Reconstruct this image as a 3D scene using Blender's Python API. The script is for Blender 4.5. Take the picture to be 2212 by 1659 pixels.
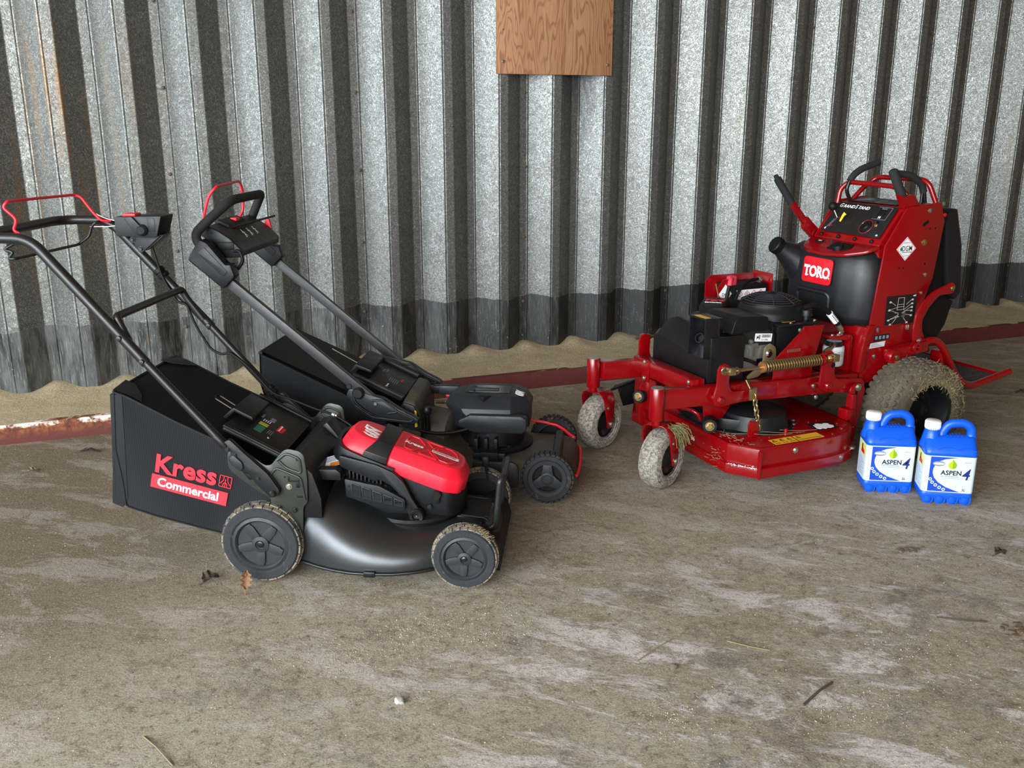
import bpy, bmesh, math, random
from mathutils import Vector, Matrix
import numpy as np

for o in list(bpy.data.objects): bpy.data.objects.remove(o)
scene = bpy.context.scene
C = scene.collection

# ---------------------------------------------------------------- camera
PITCH, YAW = math.radians(15.96), math.radians(20.7)
cam_data = bpy.data.cameras.new('camera'); cam = bpy.data.objects.new('camera', cam_data); C.objects.link(cam)
cam_data.sensor_width = 36.0; cam_data.lens = 2004.0 / 2212.0 * 36.0
cam_data.clip_start = .05; cam_data.clip_end = 100
fwd = Vector((math.sin(YAW) * math.cos(PITCH), math.cos(YAW) * math.cos(PITCH), -math.sin(PITCH)))
rgt = Vector((math.cos(YAW), -math.sin(YAW), 0)); upv = rgt.cross(fwd)
cam.matrix_world = Matrix(((rgt.x, upv.x, -fwd.x, 0), (rgt.y, upv.y, -fwd.y, 0), (rgt.z, upv.z, -fwd.z, 1.35), (0, 0, 0, 1)))
scene.camera = cam

# ---------------------------------------------------------------- world, daylight through the open doors, exposure
world = bpy.data.worlds.new('overcast'); scene.world = world; world.use_nodes = True
bg = world.node_tree.nodes['Background']; bg.inputs[0].default_value = (.66, .66, .64, 1); bg.inputs[1].default_value = .45

def area(name, loc, target, sx, sy, power, col):
    ld = bpy.data.lights.new(name, 'AREA'); ld.shape = 'RECTANGLE'; ld.size = sx; ld.size_y = sy
    ld.energy = power; ld.color = col
    o = bpy.data.objects.new(name, ld); C.objects.link(o); o.location = loc
    o.rotation_euler = (Vector(target) - Vector(loc)).to_track_quat('-Z', 'Y').to_euler()
    return o
area('doorway_daylight', (-5.6, -.6, 2.3), (3.5, 1.6, .6), 8.0, 3.8, 980, (.84, .93, 1.0))
area('corner_doorway_daylight', (-2.7, -2.5, 2.0), (.9, 1.5, .1), 4.6, 2.6, 500, (.95, .98, 1.0))

vs = scene.view_settings
vs.view_transform = 'Standard'; vs.look = 'None'; vs.exposure = 0.06; vs.gamma = 1.0; vs.use_curve_mapping = False
vs_display = scene.display_settings; vs_display.display_device = 'sRGB'

# ---------------------------------------------------------------- helpers
PI = math.pi
def sr(r, g, b):
    f = lambda c: (c / 255 / 12.92) if c / 255 <= .04045 else ((c / 255 + .055) / 1.055) ** 2.4
    return (f(r), f(g), f(b), 1)

class NT:
    """small node-tree writer"""
    def __init__(s, name):
        s.m = bpy.data.materials.new(name); s.m.use_nodes = True
        s.t = s.m.node_tree; s.b = s.t.nodes['Principled BSDF']; s.tc = s.t.nodes.new('ShaderNodeTexCoord')
    def n(s, typ, **kw):
        nd = s.t.nodes.new(typ)
        for k, v in kw.items(): setattr(nd, k, v)
        return nd
    def l(s, a, b): s.t.links.new(a, b)
    def val(s, sock, v):
        if isinstance(v, bpy.types.NodeSocket): s.l(v, sock)
        elif sock.type == 'RGBA' and isinstance(v, (int, float)): sock.default_value = (v, v, v, 1)
        else: sock.default_value = v
    def obj(s): return s.tc.outputs['Object']
    def mapping(s, scale, rot=(0, 0, 0), loc=(0, 0, 0), vec=None):
        m = s.n('ShaderNodeMapping'); s.l(vec or s.obj(), m.inputs['Vector'])
        m.inputs['Scale'].default_value = scale; m.inputs['Rotation'].default_value = rot; m.inputs['Location'].default_value = loc
        return m.outputs[0]
    def noise(s, scale, detail=4, rough=.55, vec=None, dist=0):
        n = s.n('ShaderNodeTexNoise'); s.l(vec or s.obj(), n.inputs['Vector'])
        n.inputs['Scale'].default_value = scale; n.inputs['Detail'].default_value = detail
        n.inputs['Roughness'].default_value = rough; n.inputs['Distortion'].default_value = dist
        return n.outputs[0]
    def voro(s, scale, vec=None, out='Distance', feature='F1', rnd=1):
        n = s.n('ShaderNodeTexVoronoi', feature=feature); s.l(vec or s.obj(), n.inputs['Vector'])
        n.inputs['Scale'].default_value = scale; n.inputs['Randomness'].default_value = rnd
        return n.outputs[out]
    def ramp(s, fac, stops, interp='LINEAR'):
        r = s.n('ShaderNodeValToRGB'); s.l(fac, r.inputs[0]); r.color_ramp.interpolation = interp
        e = r.color_ramp.elements
        while len(e) < len(stops): e.new(.5)
        for i, (p, c) in enumerate(stops):
            e[i].position = p; e[i].color = c if len(c) == 4 else (*c, 1)
        return r.outputs[0]
    def bw(s, fac, a, b, lo=0., hi=1.):
        m = s.n('ShaderNodeMapRange'); s.l(fac, m.inputs[0])
        for i, v in enumerate((a, b, lo, hi)): m.inputs[i + 1].default_value = v
        m.clamp = True
        return m.outputs[0]
    def mix(s, fac, a, b, mode='MIX'):
        m = s.n('ShaderNodeMix', data_type='RGBA', blend_type=mode)
        s.val(m.inputs[0], fac); s.val(m.inputs[6], a); s.val(m.inputs[7], b)
        return m.outputs[2]
    def math(s, op, a, b=0.):
        m = s.n('ShaderNodeMath', operation=op); s.val(m.inputs[0], a); s.val(m.inputs[1], b)
        return m.outputs[0]
    def xyz(s, vec=None):
        x = s.n('ShaderNodeSeparateXYZ'); s.l(vec or s.obj(), x.inputs[0]); return x.outputs
    def bump(s, h, strength=.3, dist=.01):
        b = s.n('ShaderNodeBump'); s.l(h, b.inputs['Height']); b.inputs['Strength'].default_value = strength
        b.inputs['Distance'].default_value = dist; s.l(b.outputs[0], s.b.inputs['Normal'])
    def set(s, col=None, rough=None, metal=None, spec=None, **kw):
        if col is not None: s.val(s.b.inputs['Base Color'], col)
        if rough is not None: s.val(s.b.inputs['Roughness'], rough)
        if metal is not None: s.val(s.b.inputs['Metallic'], metal)
        if spec is not None: s.b.inputs['Specular IOR Level'].default_value = spec
        for k, v in kw.items(): s.val(s.b.inputs[k.replace('_', ' ')], v)
        return s.m

MATS = {}
def plain(name, col, rough=.5, metal=0., spec=.5, grain=0., gscale=400, coat=0., dust=0., dcol=(150, 135, 110)):
    t = NT(name); c = sr(*col)
    if dust:
        f = t.bw(t.noise(9, 6, .65), .5, .75, 0, dust)
        c = t.mix(f, c, sr(*dcol))
    n = t.noise(35, 3)
    rv = .015 if metal > .5 else .05
    r = t.bw(n, .3, .7, max(rough - rv, .02), min(rough + rv, 1))
    t.set(c, r, metal, spec)
    if coat: t.b.inputs['Coat Weight'].default_value = coat; t.b.inputs['Coat Roughness'].default_value = .12
    if grain: t.bump(t.noise(gscale, 2), grain, .002)
    MATS[name] = t.m
    return t.m

def new_obj(name, me, mat, parent=None):
    o = bpy.data.objects.new(name, me); C.objects.link(o)
    if mat is not None: me.materials.append(MATS[mat] if isinstance(mat, str) else mat)
    if parent is not None: o.parent = parent
    return o
def empty(name, loc=(0, 0, 0), rz=0, parent=None):
    o = bpy.data.objects.new(name, None); C.objects.link(o); o.location = loc; o.rotation_euler = (0, 0, rz)
    o.empty_display_size = .1
    if parent is not None: o.parent = parent
    return o
def tag(o, label=None, cat=None, group=None, kind=None):
    if label: o['label'] = label
    if cat: o['category'] = cat
    if group: o['group'] = group
    if kind: o['kind'] = kind
    return o
def fin(name, bm, mat, parent=None, bevel=0., seg=2, smooth=35, M=None):
    bmesh.ops.remove_doubles(bm, verts=bm.verts, dist=1e-6)
    bmesh.ops.recalc_face_normals(bm, faces=bm.faces)
    if bevel > 0:
        es = [e for e in bm.edges if len(e.link_faces) == 2 and e.calc_face_angle(0) > math.radians(28)]
        if es: bmesh.ops.bevel(bm, geom=es, offset=bevel, segments=seg, profile=.5, affect='EDGES', clamp_overlap=True)
    if M is not None: bm.transform(M)
    me = bpy.data.meshes.new(name); bm.to_mesh(me); bm.free()
    if smooth:
        me.polygons.foreach_set('use_smooth', [True] * len(me.polygons))
        me.set_sharp_from_angle(angle=math.radians(smooth))
    return new_obj(name, me, mat, parent)

def abox(bm, x0, x1, y0, y1, z0, z1):
    v = [bm.verts.new(p) for p in ((x0, y0, z0), (x1, y0, z0), (x1, y1, z0), (x0, y1, z0), (x0, y0, z1), (x1, y0, z1), (x1, y1, z1), (x0, y1, z1))]
    for f in ((3, 2, 1, 0), (4, 5, 6, 7), (0, 1, 5, 4), (1, 2, 6, 5), (2, 3, 7, 6), (3, 0, 4, 7)): bm.faces.new([v[i] for i in f])
    return v
def box(name, x0, x1, y0, y1, z0, z1, mat, parent=None, bevel=.003, seg=2, M=None):
    bm = bmesh.new(); abox(bm, x0, x1, y0, y1, z0, z1); return fin(name, bm, mat, parent, bevel, seg, M=M)
def P3(ax, u, v, w):
    return (w, u, v) if ax == 'x' else (u, w, v) if ax == 'y' else (u, v, w)
def aprism(bm, pts, ax, a, b, ptsb=None):
    A = [bm.verts.new(P3(ax, u, v, a)) for u, v in pts]; B = [bm.verts.new(P3(ax, u, v, b)) for u, v in (ptsb or pts)]
    n = len(pts)
    bm.faces.new(A); bm.faces.new(B[::-1])
    for i in range(n): bm.faces.new((A[i], B[i], B[(i + 1) % n], A[(i + 1) % n]))
def prism(name, pts, ax, a, b, mat, parent=None, bevel=.002, seg=2, ptsb=None, smooth=35, M=None):
    bm = bmesh.new(); aprism(bm, pts, ax, a, b, ptsb); return fin(name, bm, mat, parent, bevel, seg, smooth, M)
def fillet(pts, r, n=5, closed=False):
    """round the corners of a polyline"""
    P = [Vector(p) for p in pts]; out = []
    N = len(P)
    for i in range(N):
        if not closed and i in (0, N - 1): out.append(P[i]); continue
        p, a, b = P[i], P[i - 1], P[(i + 1) % N]
        ri = r[i] if isinstance(r, (list, tuple)) else r
        d1, d2 = (a - p), (b - p); l1, l2 = d1.length, d2.length
        if ri <= 0 or l1 < 1e-6 or l2 < 1e-6: out.append(p); continue
        t = min(ri, l1 * .49, l2 * .49); s, e = p + d1 / l1 * t, p + d2 / l2 * t
        for k in range(n + 1):
            q = k / n; out.append(s * (1 - q) ** 2 + p * 2 * q * (1 - q) + e * q * q)
    return out
def rpoly(pts, r, n=4):
    return [(p.x, p.y) for p in fillet([(x, y, 0) for x, y in pts], r, n, True)]
def atube(bm, pts, r, n=10, caps=True, closed=False, squash=None):
    P = [Vector(p) for p in pts]; N = len(P); rings = []
    T = []
    for i in range(N):
        a = P[(i - 1) % N] if (closed or i > 0) else P[i]; b = P[(i + 1) % N] if (closed or i < N - 1) else P[i]
        T.append((b - a).normalized())
    ref = Vector((0, 0, 1)) if abs(T[0].z) < .9 else Vector((1, 0, 0))
    U = (ref - T[0] * ref.dot(T[0])).normalized()
    for i in range(N):
        U = (U - T[i] * U.dot(T[i]))
        U = U.normalized() if U.length > 1e-6 else T[i].orthogonal().normalized()
        V = T[i].cross(U); ri = r[i] if isinstance(r, (list, tuple)) else r
        s = squash or (1, 1)
        rings.append([bm.verts.new(P[i] + (U * math.cos(2 * PI * k / n) * s[0] + V * math.sin(2 * PI * k / n) * s[1]) * ri) for k in range(n)])
    m = N if closed else N - 1
    for i in range(m):
        A, B = rings[i], rings[(i + 1) % N]
        for k in range(n): bm.faces.new((A[k], A[(k + 1) % n], B[(k + 1) % n], B[k]))
    if caps and not closed: bm.faces.new(rings[0][::-1]); bm.faces.new(rings[-1])
def tube(name, pts, r, mat, parent=None, fr=0., n=10, fn=5, closed=False, squash=None, smooth=50):
    bm = bmesh.new(); q = fillet(pts, fr, fn, closed) if fr else pts
    atube(bm, q, r, n, True, closed, squash); return fin(name, bm, mat, parent, 0, smooth=smooth)
def sqtube(name, pts, w, h, mat, parent=None, bevel=.002):
    """rectangular bar between 2 points, w across (horizontal), h high"""
    a, b = Vector(pts[0]), Vector(pts[1]); d = (b - a).normalized()
    s = d.cross(Vector((0, 0, 1))); s = s.normalized() if s.length > 1e-4 else Vector((0, 1, 0)); u = s.cross(d)
    bm = bmesh.new(); L = []
    for p in (a, b): L.append([bm.verts.new(p + s * (w / 2 * i) + u * (h / 2 * j)) for i, j in ((-1, -1), (1, -1), (1, 1), (-1, 1))])
    bm.faces.new(L[0][::-1]); bm.faces.new(L[1])
    for i in range(4): bm.faces.new((L[0][i], L[0][(i + 1) % 4], L[1][(i + 1) % 4], L[1][i]))
    return fin(name, bm, mat, parent, bevel)
def basis(axis):
    w = Vector(axis).normalized(); u = w.orthogonal().normalized()
    if abs(w.z) < .99: u = w.cross(Vector((0, 0, 1))).normalized()
    return u, w.cross(u), w
def alathe(bm, prof, c, axis, n=32, ph=0.):
    u, v, w = basis(axis); c = Vector(c); R = []
    for r, h in prof:
        if r < 1e-5: R.append([bm.verts.new(c + w * h)])
        else: R.append([bm.verts.new(c + w * h + (u * math.cos(2 * PI * k / n + ph) + v * math.sin(2 * PI * k / n + ph)) * r) for k in range(n)])
    for A, B in zip(R, R[1:]):
        for k in range(n):
            k2 = (k + 1) % n
            if len(A) == 1 and len(B) == 1: continue
            if len(A) == 1: bm.faces.new((A[0], B[k], B[k2]))
            elif len(B) == 1: bm.faces.new((A[k], A[k2], B[0]))
            else: bm.faces.new((A[k], A[k2], B[k2], B[k]))
def lathe(name, prof, c, axis, mat, parent=None, n=32, smooth=35, ph=0.):
    bm = bmesh.new(); alathe(bm, prof, c, axis, n, ph); return fin(name, bm, mat, parent, 0, smooth=smooth)
def disc(name, c, axis, r, h, mat, parent=None, n=20, ch=None):
    ch = min(r, h) * .2 if ch is None else ch
    return lathe(name, [(0, 0), (r, 0), (r, h - ch), (r - ch, h), (0, h)], c, axis, mat, parent, n)
def bolt(name, c, axis, r, mat, parent=None, h=None):
    """hexagonal head with a washer"""
    h = h or r * .8; bm = bmesh.new()
    alathe(bm, [(0, 0), (r * 1.35, 0), (r * 1.35, h * .25), (0, h * .25)], c, axis, 14)
    alathe(bm, [(0, h * .2), (r, h * .2), (r, h * .85), (r * .8, h), (0, h)], c, axis, 6)
    return fin(name, bm, mat, parent, 0, smooth=30)
def loft(name, loops, mat, parent=None, caps=True, smooth=40, bevel=0, closed_u=True):
    bm = bmesh.new(); R = [[bm.verts.new(p) for p in L] for L in loops]; n = len(R[0])
    for A, B in zip(R, R[1:]):
        for k in range(n if closed_u else n - 1): bm.faces.new((A[k], A[(k + 1) % n], B[(k + 1) % n], B[k]))
    if caps and closed_u: bm.faces.new(R[0][::-1]); bm.faces.new(R[-1])
    return fin(name, bm, mat, parent, bevel, smooth=smooth)
def raw(name, verts, faces, mat, parent=None, smooth=0):
    me = bpy.data.meshes.new(name); me.from_pydata([tuple(v) for v in verts], [], faces); me.update()
    if smooth:
        me.polygons.foreach_set('use_smooth', [True] * len(me.polygons)); me.set_sharp_from_angle(angle=math.radians(smooth))
    return new_obj(name, me, mat, parent)
def frame(o, x, y):
    """matrix with origin o, x and y directions"""
    x = Vector(x).normalized(); y = Vector(y); z = x.cross(y).normalized(); y = z.cross(x)
    return Matrix(((x.x, y.x, z.x, o[0]), (x.y, y.y, z.y, o[1]), (x.z, y.z, z.z, o[2]), (0, 0, 0, 1)))
def text_bm(bm, s, size, M, bold=.0, shear=0., sx=1., ext=.0004, align='LEFT', spacing=1.):
    cu = bpy.data.curves.new('lettering', 'FONT'); cu.body = s; cu.size = size; cu.offset = bold * size; cu.shear = shear
    cu.extrude = ext; cu.align_x = align; cu.resolution_u = 3; cu.space_character = spacing
    o = bpy.data.objects.new('lettering', cu); C.objects.link(o)
    dg = bpy.context.evaluated_depsgraph_get(); me = bpy.data.meshes.new_from_object(o.evaluated_get(dg))
    me.transform(M @ Matrix.Diagonal((sx, 1, 1, 1))); bm.from_mesh(me)
    bpy.data.objects.remove(o); bpy.data.curves.remove(cu); bpy.data.meshes.remove(me)
def text(name, s, size, M, mat, parent=None, **kw):
    bm = bmesh.new(); text_bm(bm, s, size, M, **kw); return fin(name, bm, mat, parent, 0, smooth=0)
def aplate(bm, pts, M, t):
    """flat outline pts (u,v) on frame M, thickness t outwards"""
    A = [bm.verts.new(M @ Vector((u, v, 0))) for u, v in pts]; B = [bm.verts.new(M @ Vector((u, v, t))) for u, v in pts]
    n = len(pts); bm.faces.new(A[::-1]); bm.faces.new(B)
    for i in range(n): bm.faces.new((A[i], A[(i + 1) % n], B[(i + 1) % n], B[i]))
def plate(name, pts, M, t, mat, parent=None, bevel=0., smooth=30):
    bm = bmesh.new(); aplate(bm, pts, M, t); return fin(name, bm, mat, parent, bevel, smooth=smooth)
def rect(u0, u1, v0, v1, r=0., n=4):
    p = [(u0, v0), (u1, v0), (u1, v1), (u0, v1)]
    return rpoly(p, r, n) if r else p
def ell(cx, cy, rx, ry, n=20, a0=0, a1=2 * PI):
    return [(cx + rx * math.cos(a0 + (a1 - a0) * k / n), cy + ry * math.sin(a0 + (a1 - a0) * k / n)) for k in range(n)]
def copy_tree(o, parent=None):
    c = o.copy(); C.objects.link(c); c.parent = parent
    for ch in o.children: copy_tree(ch, c)
    return c
def mirror_copy(o, parent=None):
    """copy of a part and its sub-parts mirrored about the plane y = 0 of its thing"""
    c = o.copy(); c.data = o.data.copy(); C.objects.link(c); c.parent = parent or o.parent
    me = c.data; me.transform(Matrix.Diagonal((1, -1, 1, 1))); me.flip_normals()
    for ch in o.children: mirror_copy(ch, c)
    return c
# ---------------------------------------------------------------- materials
plain('black_plastic', (19, 20, 22), .44, spec=.32, grain=.06, gscale=700)
plain('soft_black', (12, 12, 14), .55, spec=.28, grain=.05)
plain('gloss_black', (18, 18, 20), .3)
plain('black_metal', (17, 17, 19), .36, spec=.5)
plain('tube_black', (24, 24, 26), .38, spec=.5)
plain('tube_grey', (42, 40, 42), .42, spec=.5)
plain('charcoal', (32, 34, 38), .45, spec=.35, grain=.05)
plain('wheel_grey', (42, 44, 48), .5, spec=.35)
plain('bracket_grey', (52, 55, 51), .36, metal=.35)
plain('deck_grey', (70, 72, 74), .36, metal=.8)
plain('deck_brown', (58, 55, 50), .5, dust=.35, dcol=(120, 105, 82))
plain('mower_red', (230, 26, 48), .42)
plain('mower_red_dark', (196, 24, 44), .5)
plain('print_red', (222, 26, 46), .6)
plain('white_print', (238, 238, 240), .55)
plain('tractor_red', (128, 2, 9), .25, spec=.5, coat=.3)
plain('decal_red', (200, 16, 32), .4)
plain('zinc', (176, 172, 160), .32, metal=.9)
plain('brass_zinc', (172, 150, 104), .34, metal=.9)
plain('copper_zinc', (196, 140, 88), .4, metal=.8)
plain('chrome', (205, 205, 205), .2, metal=1.)
plain('tank_black', (22, 23, 26), .42, grain=.12, gscale=600)
plain('foam_black', (30, 30, 32), .75, grain=.1)
plain('vinyl_black', (15, 16, 20), .5, grain=.1)
plain('can_blue', (6, 84, 206), .36)
plain('can_label', (198, 212, 228), .42)
plain('label_blue', (20, 70, 190), .42)
plain('label_navy', (22, 34, 110), .45)
plain('label_black', (22, 24, 28), .5)
plain('label_lime', (168, 200, 20), .45)
plain('label_lime_dark', (128, 164, 14), .45)
plain('label_yellow', (222, 222, 120), .45)
plain('label_grey', (120, 128, 140), .5)
plain('cap_white', (232, 234, 236), .4)
plain('decal_black', (20, 20, 21), .45)
plain('decal_yellow', (232, 178, 44), .45)
plain('decal_orange', (214, 128, 40), .5)
plain('decal_green', (20, 110, 84), .5)
plain('decal_lime', (170, 170, 50), .5)
plain('decal_blue', (120, 150, 190), .5)
plain('knob_yellow', (236, 204, 24), .45)
plain('filter_white', (206, 208, 210), .42)
plain('terminal_pink', (226, 62, 84), .45)
plain('aluminium', (150, 152, 150), .42, metal=.75)
plain('tan_guard', (150, 136, 104), .4, metal=.6)
plain('glass_dark', (60, 66, 70), .15)
plain('pebble_grey', (178, 176, 172), .8)
plain('pebble_brown', (104, 92, 78), .85)
plain('straw', (132, 118, 84), .8)
plain('straw_green', (118, 120, 78), .8)
plain('twig', (74, 62, 50), .85)
plain('leaf_brown', (124, 90, 64), .75)
plain('leaf_dark', (62, 52, 42), .8)
plain('mud', (96, 82, 64), .95, grain=.6, gscale=120)

def m_fabric():
    t = NT('mesh_fabric'); x = t.xyz()
    rib = t.math('SINE', t.math('MULTIPLY', x[0], 900)); ribz = t.math('SINE', t.math('MULTIPLY', x[2], 1400))
    h = t.math('ADD', t.math('MULTIPLY', rib, .85), t.math('MULTIPLY', ribz, .15))
    col = t.mix(t.bw(h, -.6, .9), sr(7, 8, 10), sr(17, 19, 24))
    t.set(col, .7, spec=.25); t.bump(h, .15, .001); MATS['mesh_fabric'] = t.m
    t = NT('bag_fabric'); n = t.noise(600, 2); t.set(t.mix(n, sr(8, 9, 11), sr(17, 18, 22)), .6, spec=.3); t.bump(n, .2, .002); MATS['bag_fabric'] = t.m
m_fabric()
def m_tyres():
    for name, base, mud, lo, hi in (('tyre_mower', (38, 41, 46), (120, 110, 94), .60, .75), ('tyre_plain', (40, 41, 44), (110, 100, 84), .56, .72),
                                    ('tyre_caster', (92, 86, 79), (176, 168, 156), .40, .60), ('tyre_rear', (70, 64, 54), (104, 93, 76), .35, .65)):
        t = NT(name); f = t.bw(t.noise(90 if 'caster' in name else 22, 8, .75, dist=.4), lo, hi)
        col = t.mix(f, sr(*base), sr(*mud)); col = t.mix(t.bw(t.noise(150, 4, .7), .45, .7, 0, .5), col, sr(*[int(c * .6) for c in base]))
        t.set(col, .85); t.bump(t.noise(160, 5, .7), .6, .004); MATS[name] = t.m
    t = NT('tread_mud'); f = t.bw(t.noise(30, 8, .7), .42, .58)
    t.set(t.mix(f, sr(58, 59, 60), sr(136, 125, 107)), .9); t.bump(t.noise(160, 5, .7), .6, .004); MATS['tread_mud'] = t.m
m_tyres()

# galvanised sheet with spangle, bitumen painted foot, rust streaks
def m_wall():
    t = NT('galvanised_sheet'); x = t.xyz()
    warp = t.mix(.22, t.obj(), t.n('ShaderNodeTexNoise').outputs[1])
    wn = t.t.nodes[-1]
    wn_noise = [n for n in t.t.nodes if n.bl_idname == 'ShaderNodeTexNoise'][-1]
    t.l(t.obj(), wn_noise.inputs['Vector']); wn_noise.inputs['Scale'].default_value = 26; wn_noise.inputs['Detail'].default_value = 2
    cell = t.voro(100, t.mapping((1, 1, .8), vec=warp), 'Color'); cs = t.n('ShaderNodeSeparateColor'); t.l(cell, cs.inputs[0])
    fine = t.noise(300, 3, .6, t.mapping((1, 1, .5), rot=(0, .5, 0)))
    sp = t.math('ADD', t.math('MULTIPLY', cs.outputs[0], .45), t.math('MULTIPLY', fine, .75))
    large = t.noise(1.6, 5, .6)
    col = t.ramp(sp, [(.34, sr(94, 95, 92)), (.56, sr(112, 113, 110)), (.72, sr(132, 134, 131)), (.92, sr(178, 181, 180))])
    col = t.mix(t.bw(large, .35, .75, 0, .35), col, sr(96, 100, 96))
    # rust streaks near the left end, running down
    st = t.noise(3.2, 5, .6, t.mapping((6, 6, .28)))
    leftm = t.math('MULTIPLY', t.bw(x[0], .15, -.45), t.bw(x[2], .45, .9))
    rust = t.math('MULTIPLY', t.bw(st, .5, .66), t.math('MULTIPLY', leftm, t.bw(x[2], 1.9, 1.45)))
    col = t.mix(t.math('MULTIPLY', rust, .75), col, sr(150, 112, 62))
    st2 = t.bw(t.noise(2.1, 5, .6, t.mapping((5, 5, .3), loc=(3, 1, 2))), .6, .74)
    col = t.mix(t.math('MULTIPLY', st2, .3), col, sr(104, 88, 60))
    # soot below the plywood
    dx = t.math('ABSOLUTE', t.math('SUBTRACT', x[0], 2.235)); soot = t.math('MULTIPLY', t.bw(dx, .13, .03), t.math('MULTIPLY', t.bw(x[2], 1.12, 1.5), t.bw(t.noise(16, 5, .7, t.mapping((2, 2, .3))), .32, .55)))
    col = t.mix(t.math('MULTIPLY', soot, .85), col, sr(46, 46, 50))
    # paint
    edge = t.math('ADD', x[2], t.math('MULTIPLY', t.math('SUBTRACT', t.noise(2.6, 2), .5), -.09))
    edge = t.math('ADD', edge, t.math('MULTIPLY', t.math('SUBTRACT', t.noise(24, 4, .7), .5), -.022))
    isp = t.bw(edge, .388, .384)
    pn = t.noise(5, 6, .65, t.mapping((3, 3, .9)))
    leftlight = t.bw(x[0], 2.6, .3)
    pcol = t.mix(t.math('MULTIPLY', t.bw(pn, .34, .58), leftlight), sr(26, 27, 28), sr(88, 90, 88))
    pcol = t.mix(t.bw(t.noise(11, 6, .7, t.mapping((4, 4, .5))), .6, .75, 0, .55), pcol, sr(96, 82, 60))
    chips = t.math('MULTIPLY', t.bw(t.noise(85, 4, .6), .665, .69), t.bw(t.noise(4.2, 3), .42, .6))
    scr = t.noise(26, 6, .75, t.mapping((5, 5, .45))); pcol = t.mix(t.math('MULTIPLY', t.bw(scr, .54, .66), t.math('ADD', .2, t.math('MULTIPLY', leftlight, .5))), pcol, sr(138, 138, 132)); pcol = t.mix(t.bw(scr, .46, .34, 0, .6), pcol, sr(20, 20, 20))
    low = t.bw(x[2], .33, .14)
    pcol = t.mix(t.math('MULTIPLY', chips, t.math('ADD', .35, t.math('MULTIPLY', low, .6))), pcol, sr(196, 198, 196))
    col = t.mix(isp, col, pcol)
    rough = t.math('ADD', t.bw(sp, .3, .9, .56, .44), 0.); rough = t.mix(isp, rough, .6)
    metal = t.math('MULTIPLY', t.math('SUBTRACT', 1., isp), t.math('SUBTRACT', .78, t.math('MULTIPLY', soot, .6)))
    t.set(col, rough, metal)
    t.bump(t.math('ADD', t.math('MULTIPLY', large, 1.0), t.math('MULTIPLY', isp, .6)), .1, .01)
    MATS['galvanised'] = t.m
m_wall()
def m_floor():
    t = NT('dusty_concrete'); x = t.xyz()
    def rot(ang, scale, loc=(0, 0, 0)): return t.mapping(scale, vec=t.mapping((1, 1, 1), rot=(0, 0, ang), loc=loc))
    big = t.noise(.8, 6, .6, dist=.6); med = t.noise(5.0, 9, .72, rot(.7, (.8, 1.5, 1)))
    col = t.ramp(big, [(.3, sr(150, 136, 115)), (.5, sr(170, 157, 136)), (.7, sr(182, 171, 152))])
    col = t.mix(t.bw(med, .42, .58, 0, .8), col, sr(180, 170, 154))
    col = t.mix(t.bw(t.noise(8, 9, .76, rot(.8, (.8, 1.4, 1), (4, 2, 0))), .53, .64, 0, .75), col, sr(124, 111, 92))
    grit = t.noise(38, 8, .78); col = t.mix(t.bw(grit, .53, .64, 0, .75), col, sr(200, 190, 172)); col = t.mix(t.bw(grit, .47, .36, 0, .8), col, sr(100, 88, 72))
    # browner, darker tone towards the left and the back
    brown_tone = t.math('MULTIPLY', t.bw(t.math('ADD', x[1], t.math('MULTIPLY', t.noise(1.1, 6, .65), 1.4)), 2.9, 3.9), .5); col = t.mix(brown_tone, col, sr(124, 109, 84))
    brown_tone2 = t.math('MULTIPLY', t.math('MULTIPLY', t.bw(t.math('ADD', x[0], t.math('MULTIPLY', t.noise(1.4, 6, .65, loc_vec(t, (3, 3, 0))), .9)), .65, .15), t.bw(x[1], 2.0, 2.6)), .6); col = t.mix(brown_tone2, col, sr(112, 97, 73))
    # pale chalky dust in scuffs and blotches
    sc = t.noise(3.6, 10, .76, rot(.66, (.75, 1.7, 1)), dist=.5); sc2 = t.noise(9, 8, .72, rot(.9, (.8, 1.3, 1), (2, 6, 0)))
    where = t.math('MULTIPLY', t.bw(x[1], 2.6, 1.9), t.bw(t.math('ADD', x[0], t.math('MULTIPLY', t.noise(1.3, 3), 1.0)), .5, 1.5))
    dust = t.math('ADD', t.math('MULTIPLY', t.bw(sc, .515, .57), t.math('ADD', .25, t.math('MULTIPLY', where, .7))), t.math('MULTIPLY', t.bw(sc2, .58, .63), t.math('ADD', .12, t.math('MULTIPLY', where, .6))))
    dust = t.math('MULTIPLY', dust, t.bw(t.noise(70, 7, .78), .30, .48)); dust = t.math('MINIMUM', dust, .95)
    col = t.mix(dust, col, sr(228, 218, 212))
    gp = t.math('MULTIPLY', t.bw(t.noise(3.0, 9, .74, loc_vec(t, (9, 5, 0))), .54, .62), t.bw(x[1], 2.6, 1.9))
    col = t.mix(t.math('MULTIPLY', gp, .6), col, sr(114, 109, 103))
    sp = t.noise(170, 5, .78); col = t.mix(t.bw(sp, .55, .66, 0, .75), col, sr(220, 210, 192)); col = t.mix(t.bw(sp, .45, .35, 0, .8), col, sr(76, 66, 54))
    oil = t.bw(t.noise(2.2, 8, .7, loc_vec(t, (1.3, 7.7, 0))), .61, .68, 0, .6); col = t.mix(oil, col, sr(92, 80, 65))
    t.set(col, t.bw(med, .3, .7, .75, .95), spec=.25)
    h = t.math('ADD', t.math('MULTIPLY', sp, .7), t.math('ADD', t.math('MULTIPLY', grit, 1.3), t.math('MULTIPLY', dust, .6)))
    t.bump(h, .9, .009); MATS['floor'] = t.m
def loc_vec(t, loc): return t.mapping((1, 1, 1), loc=loc)
m_floor()
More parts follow.
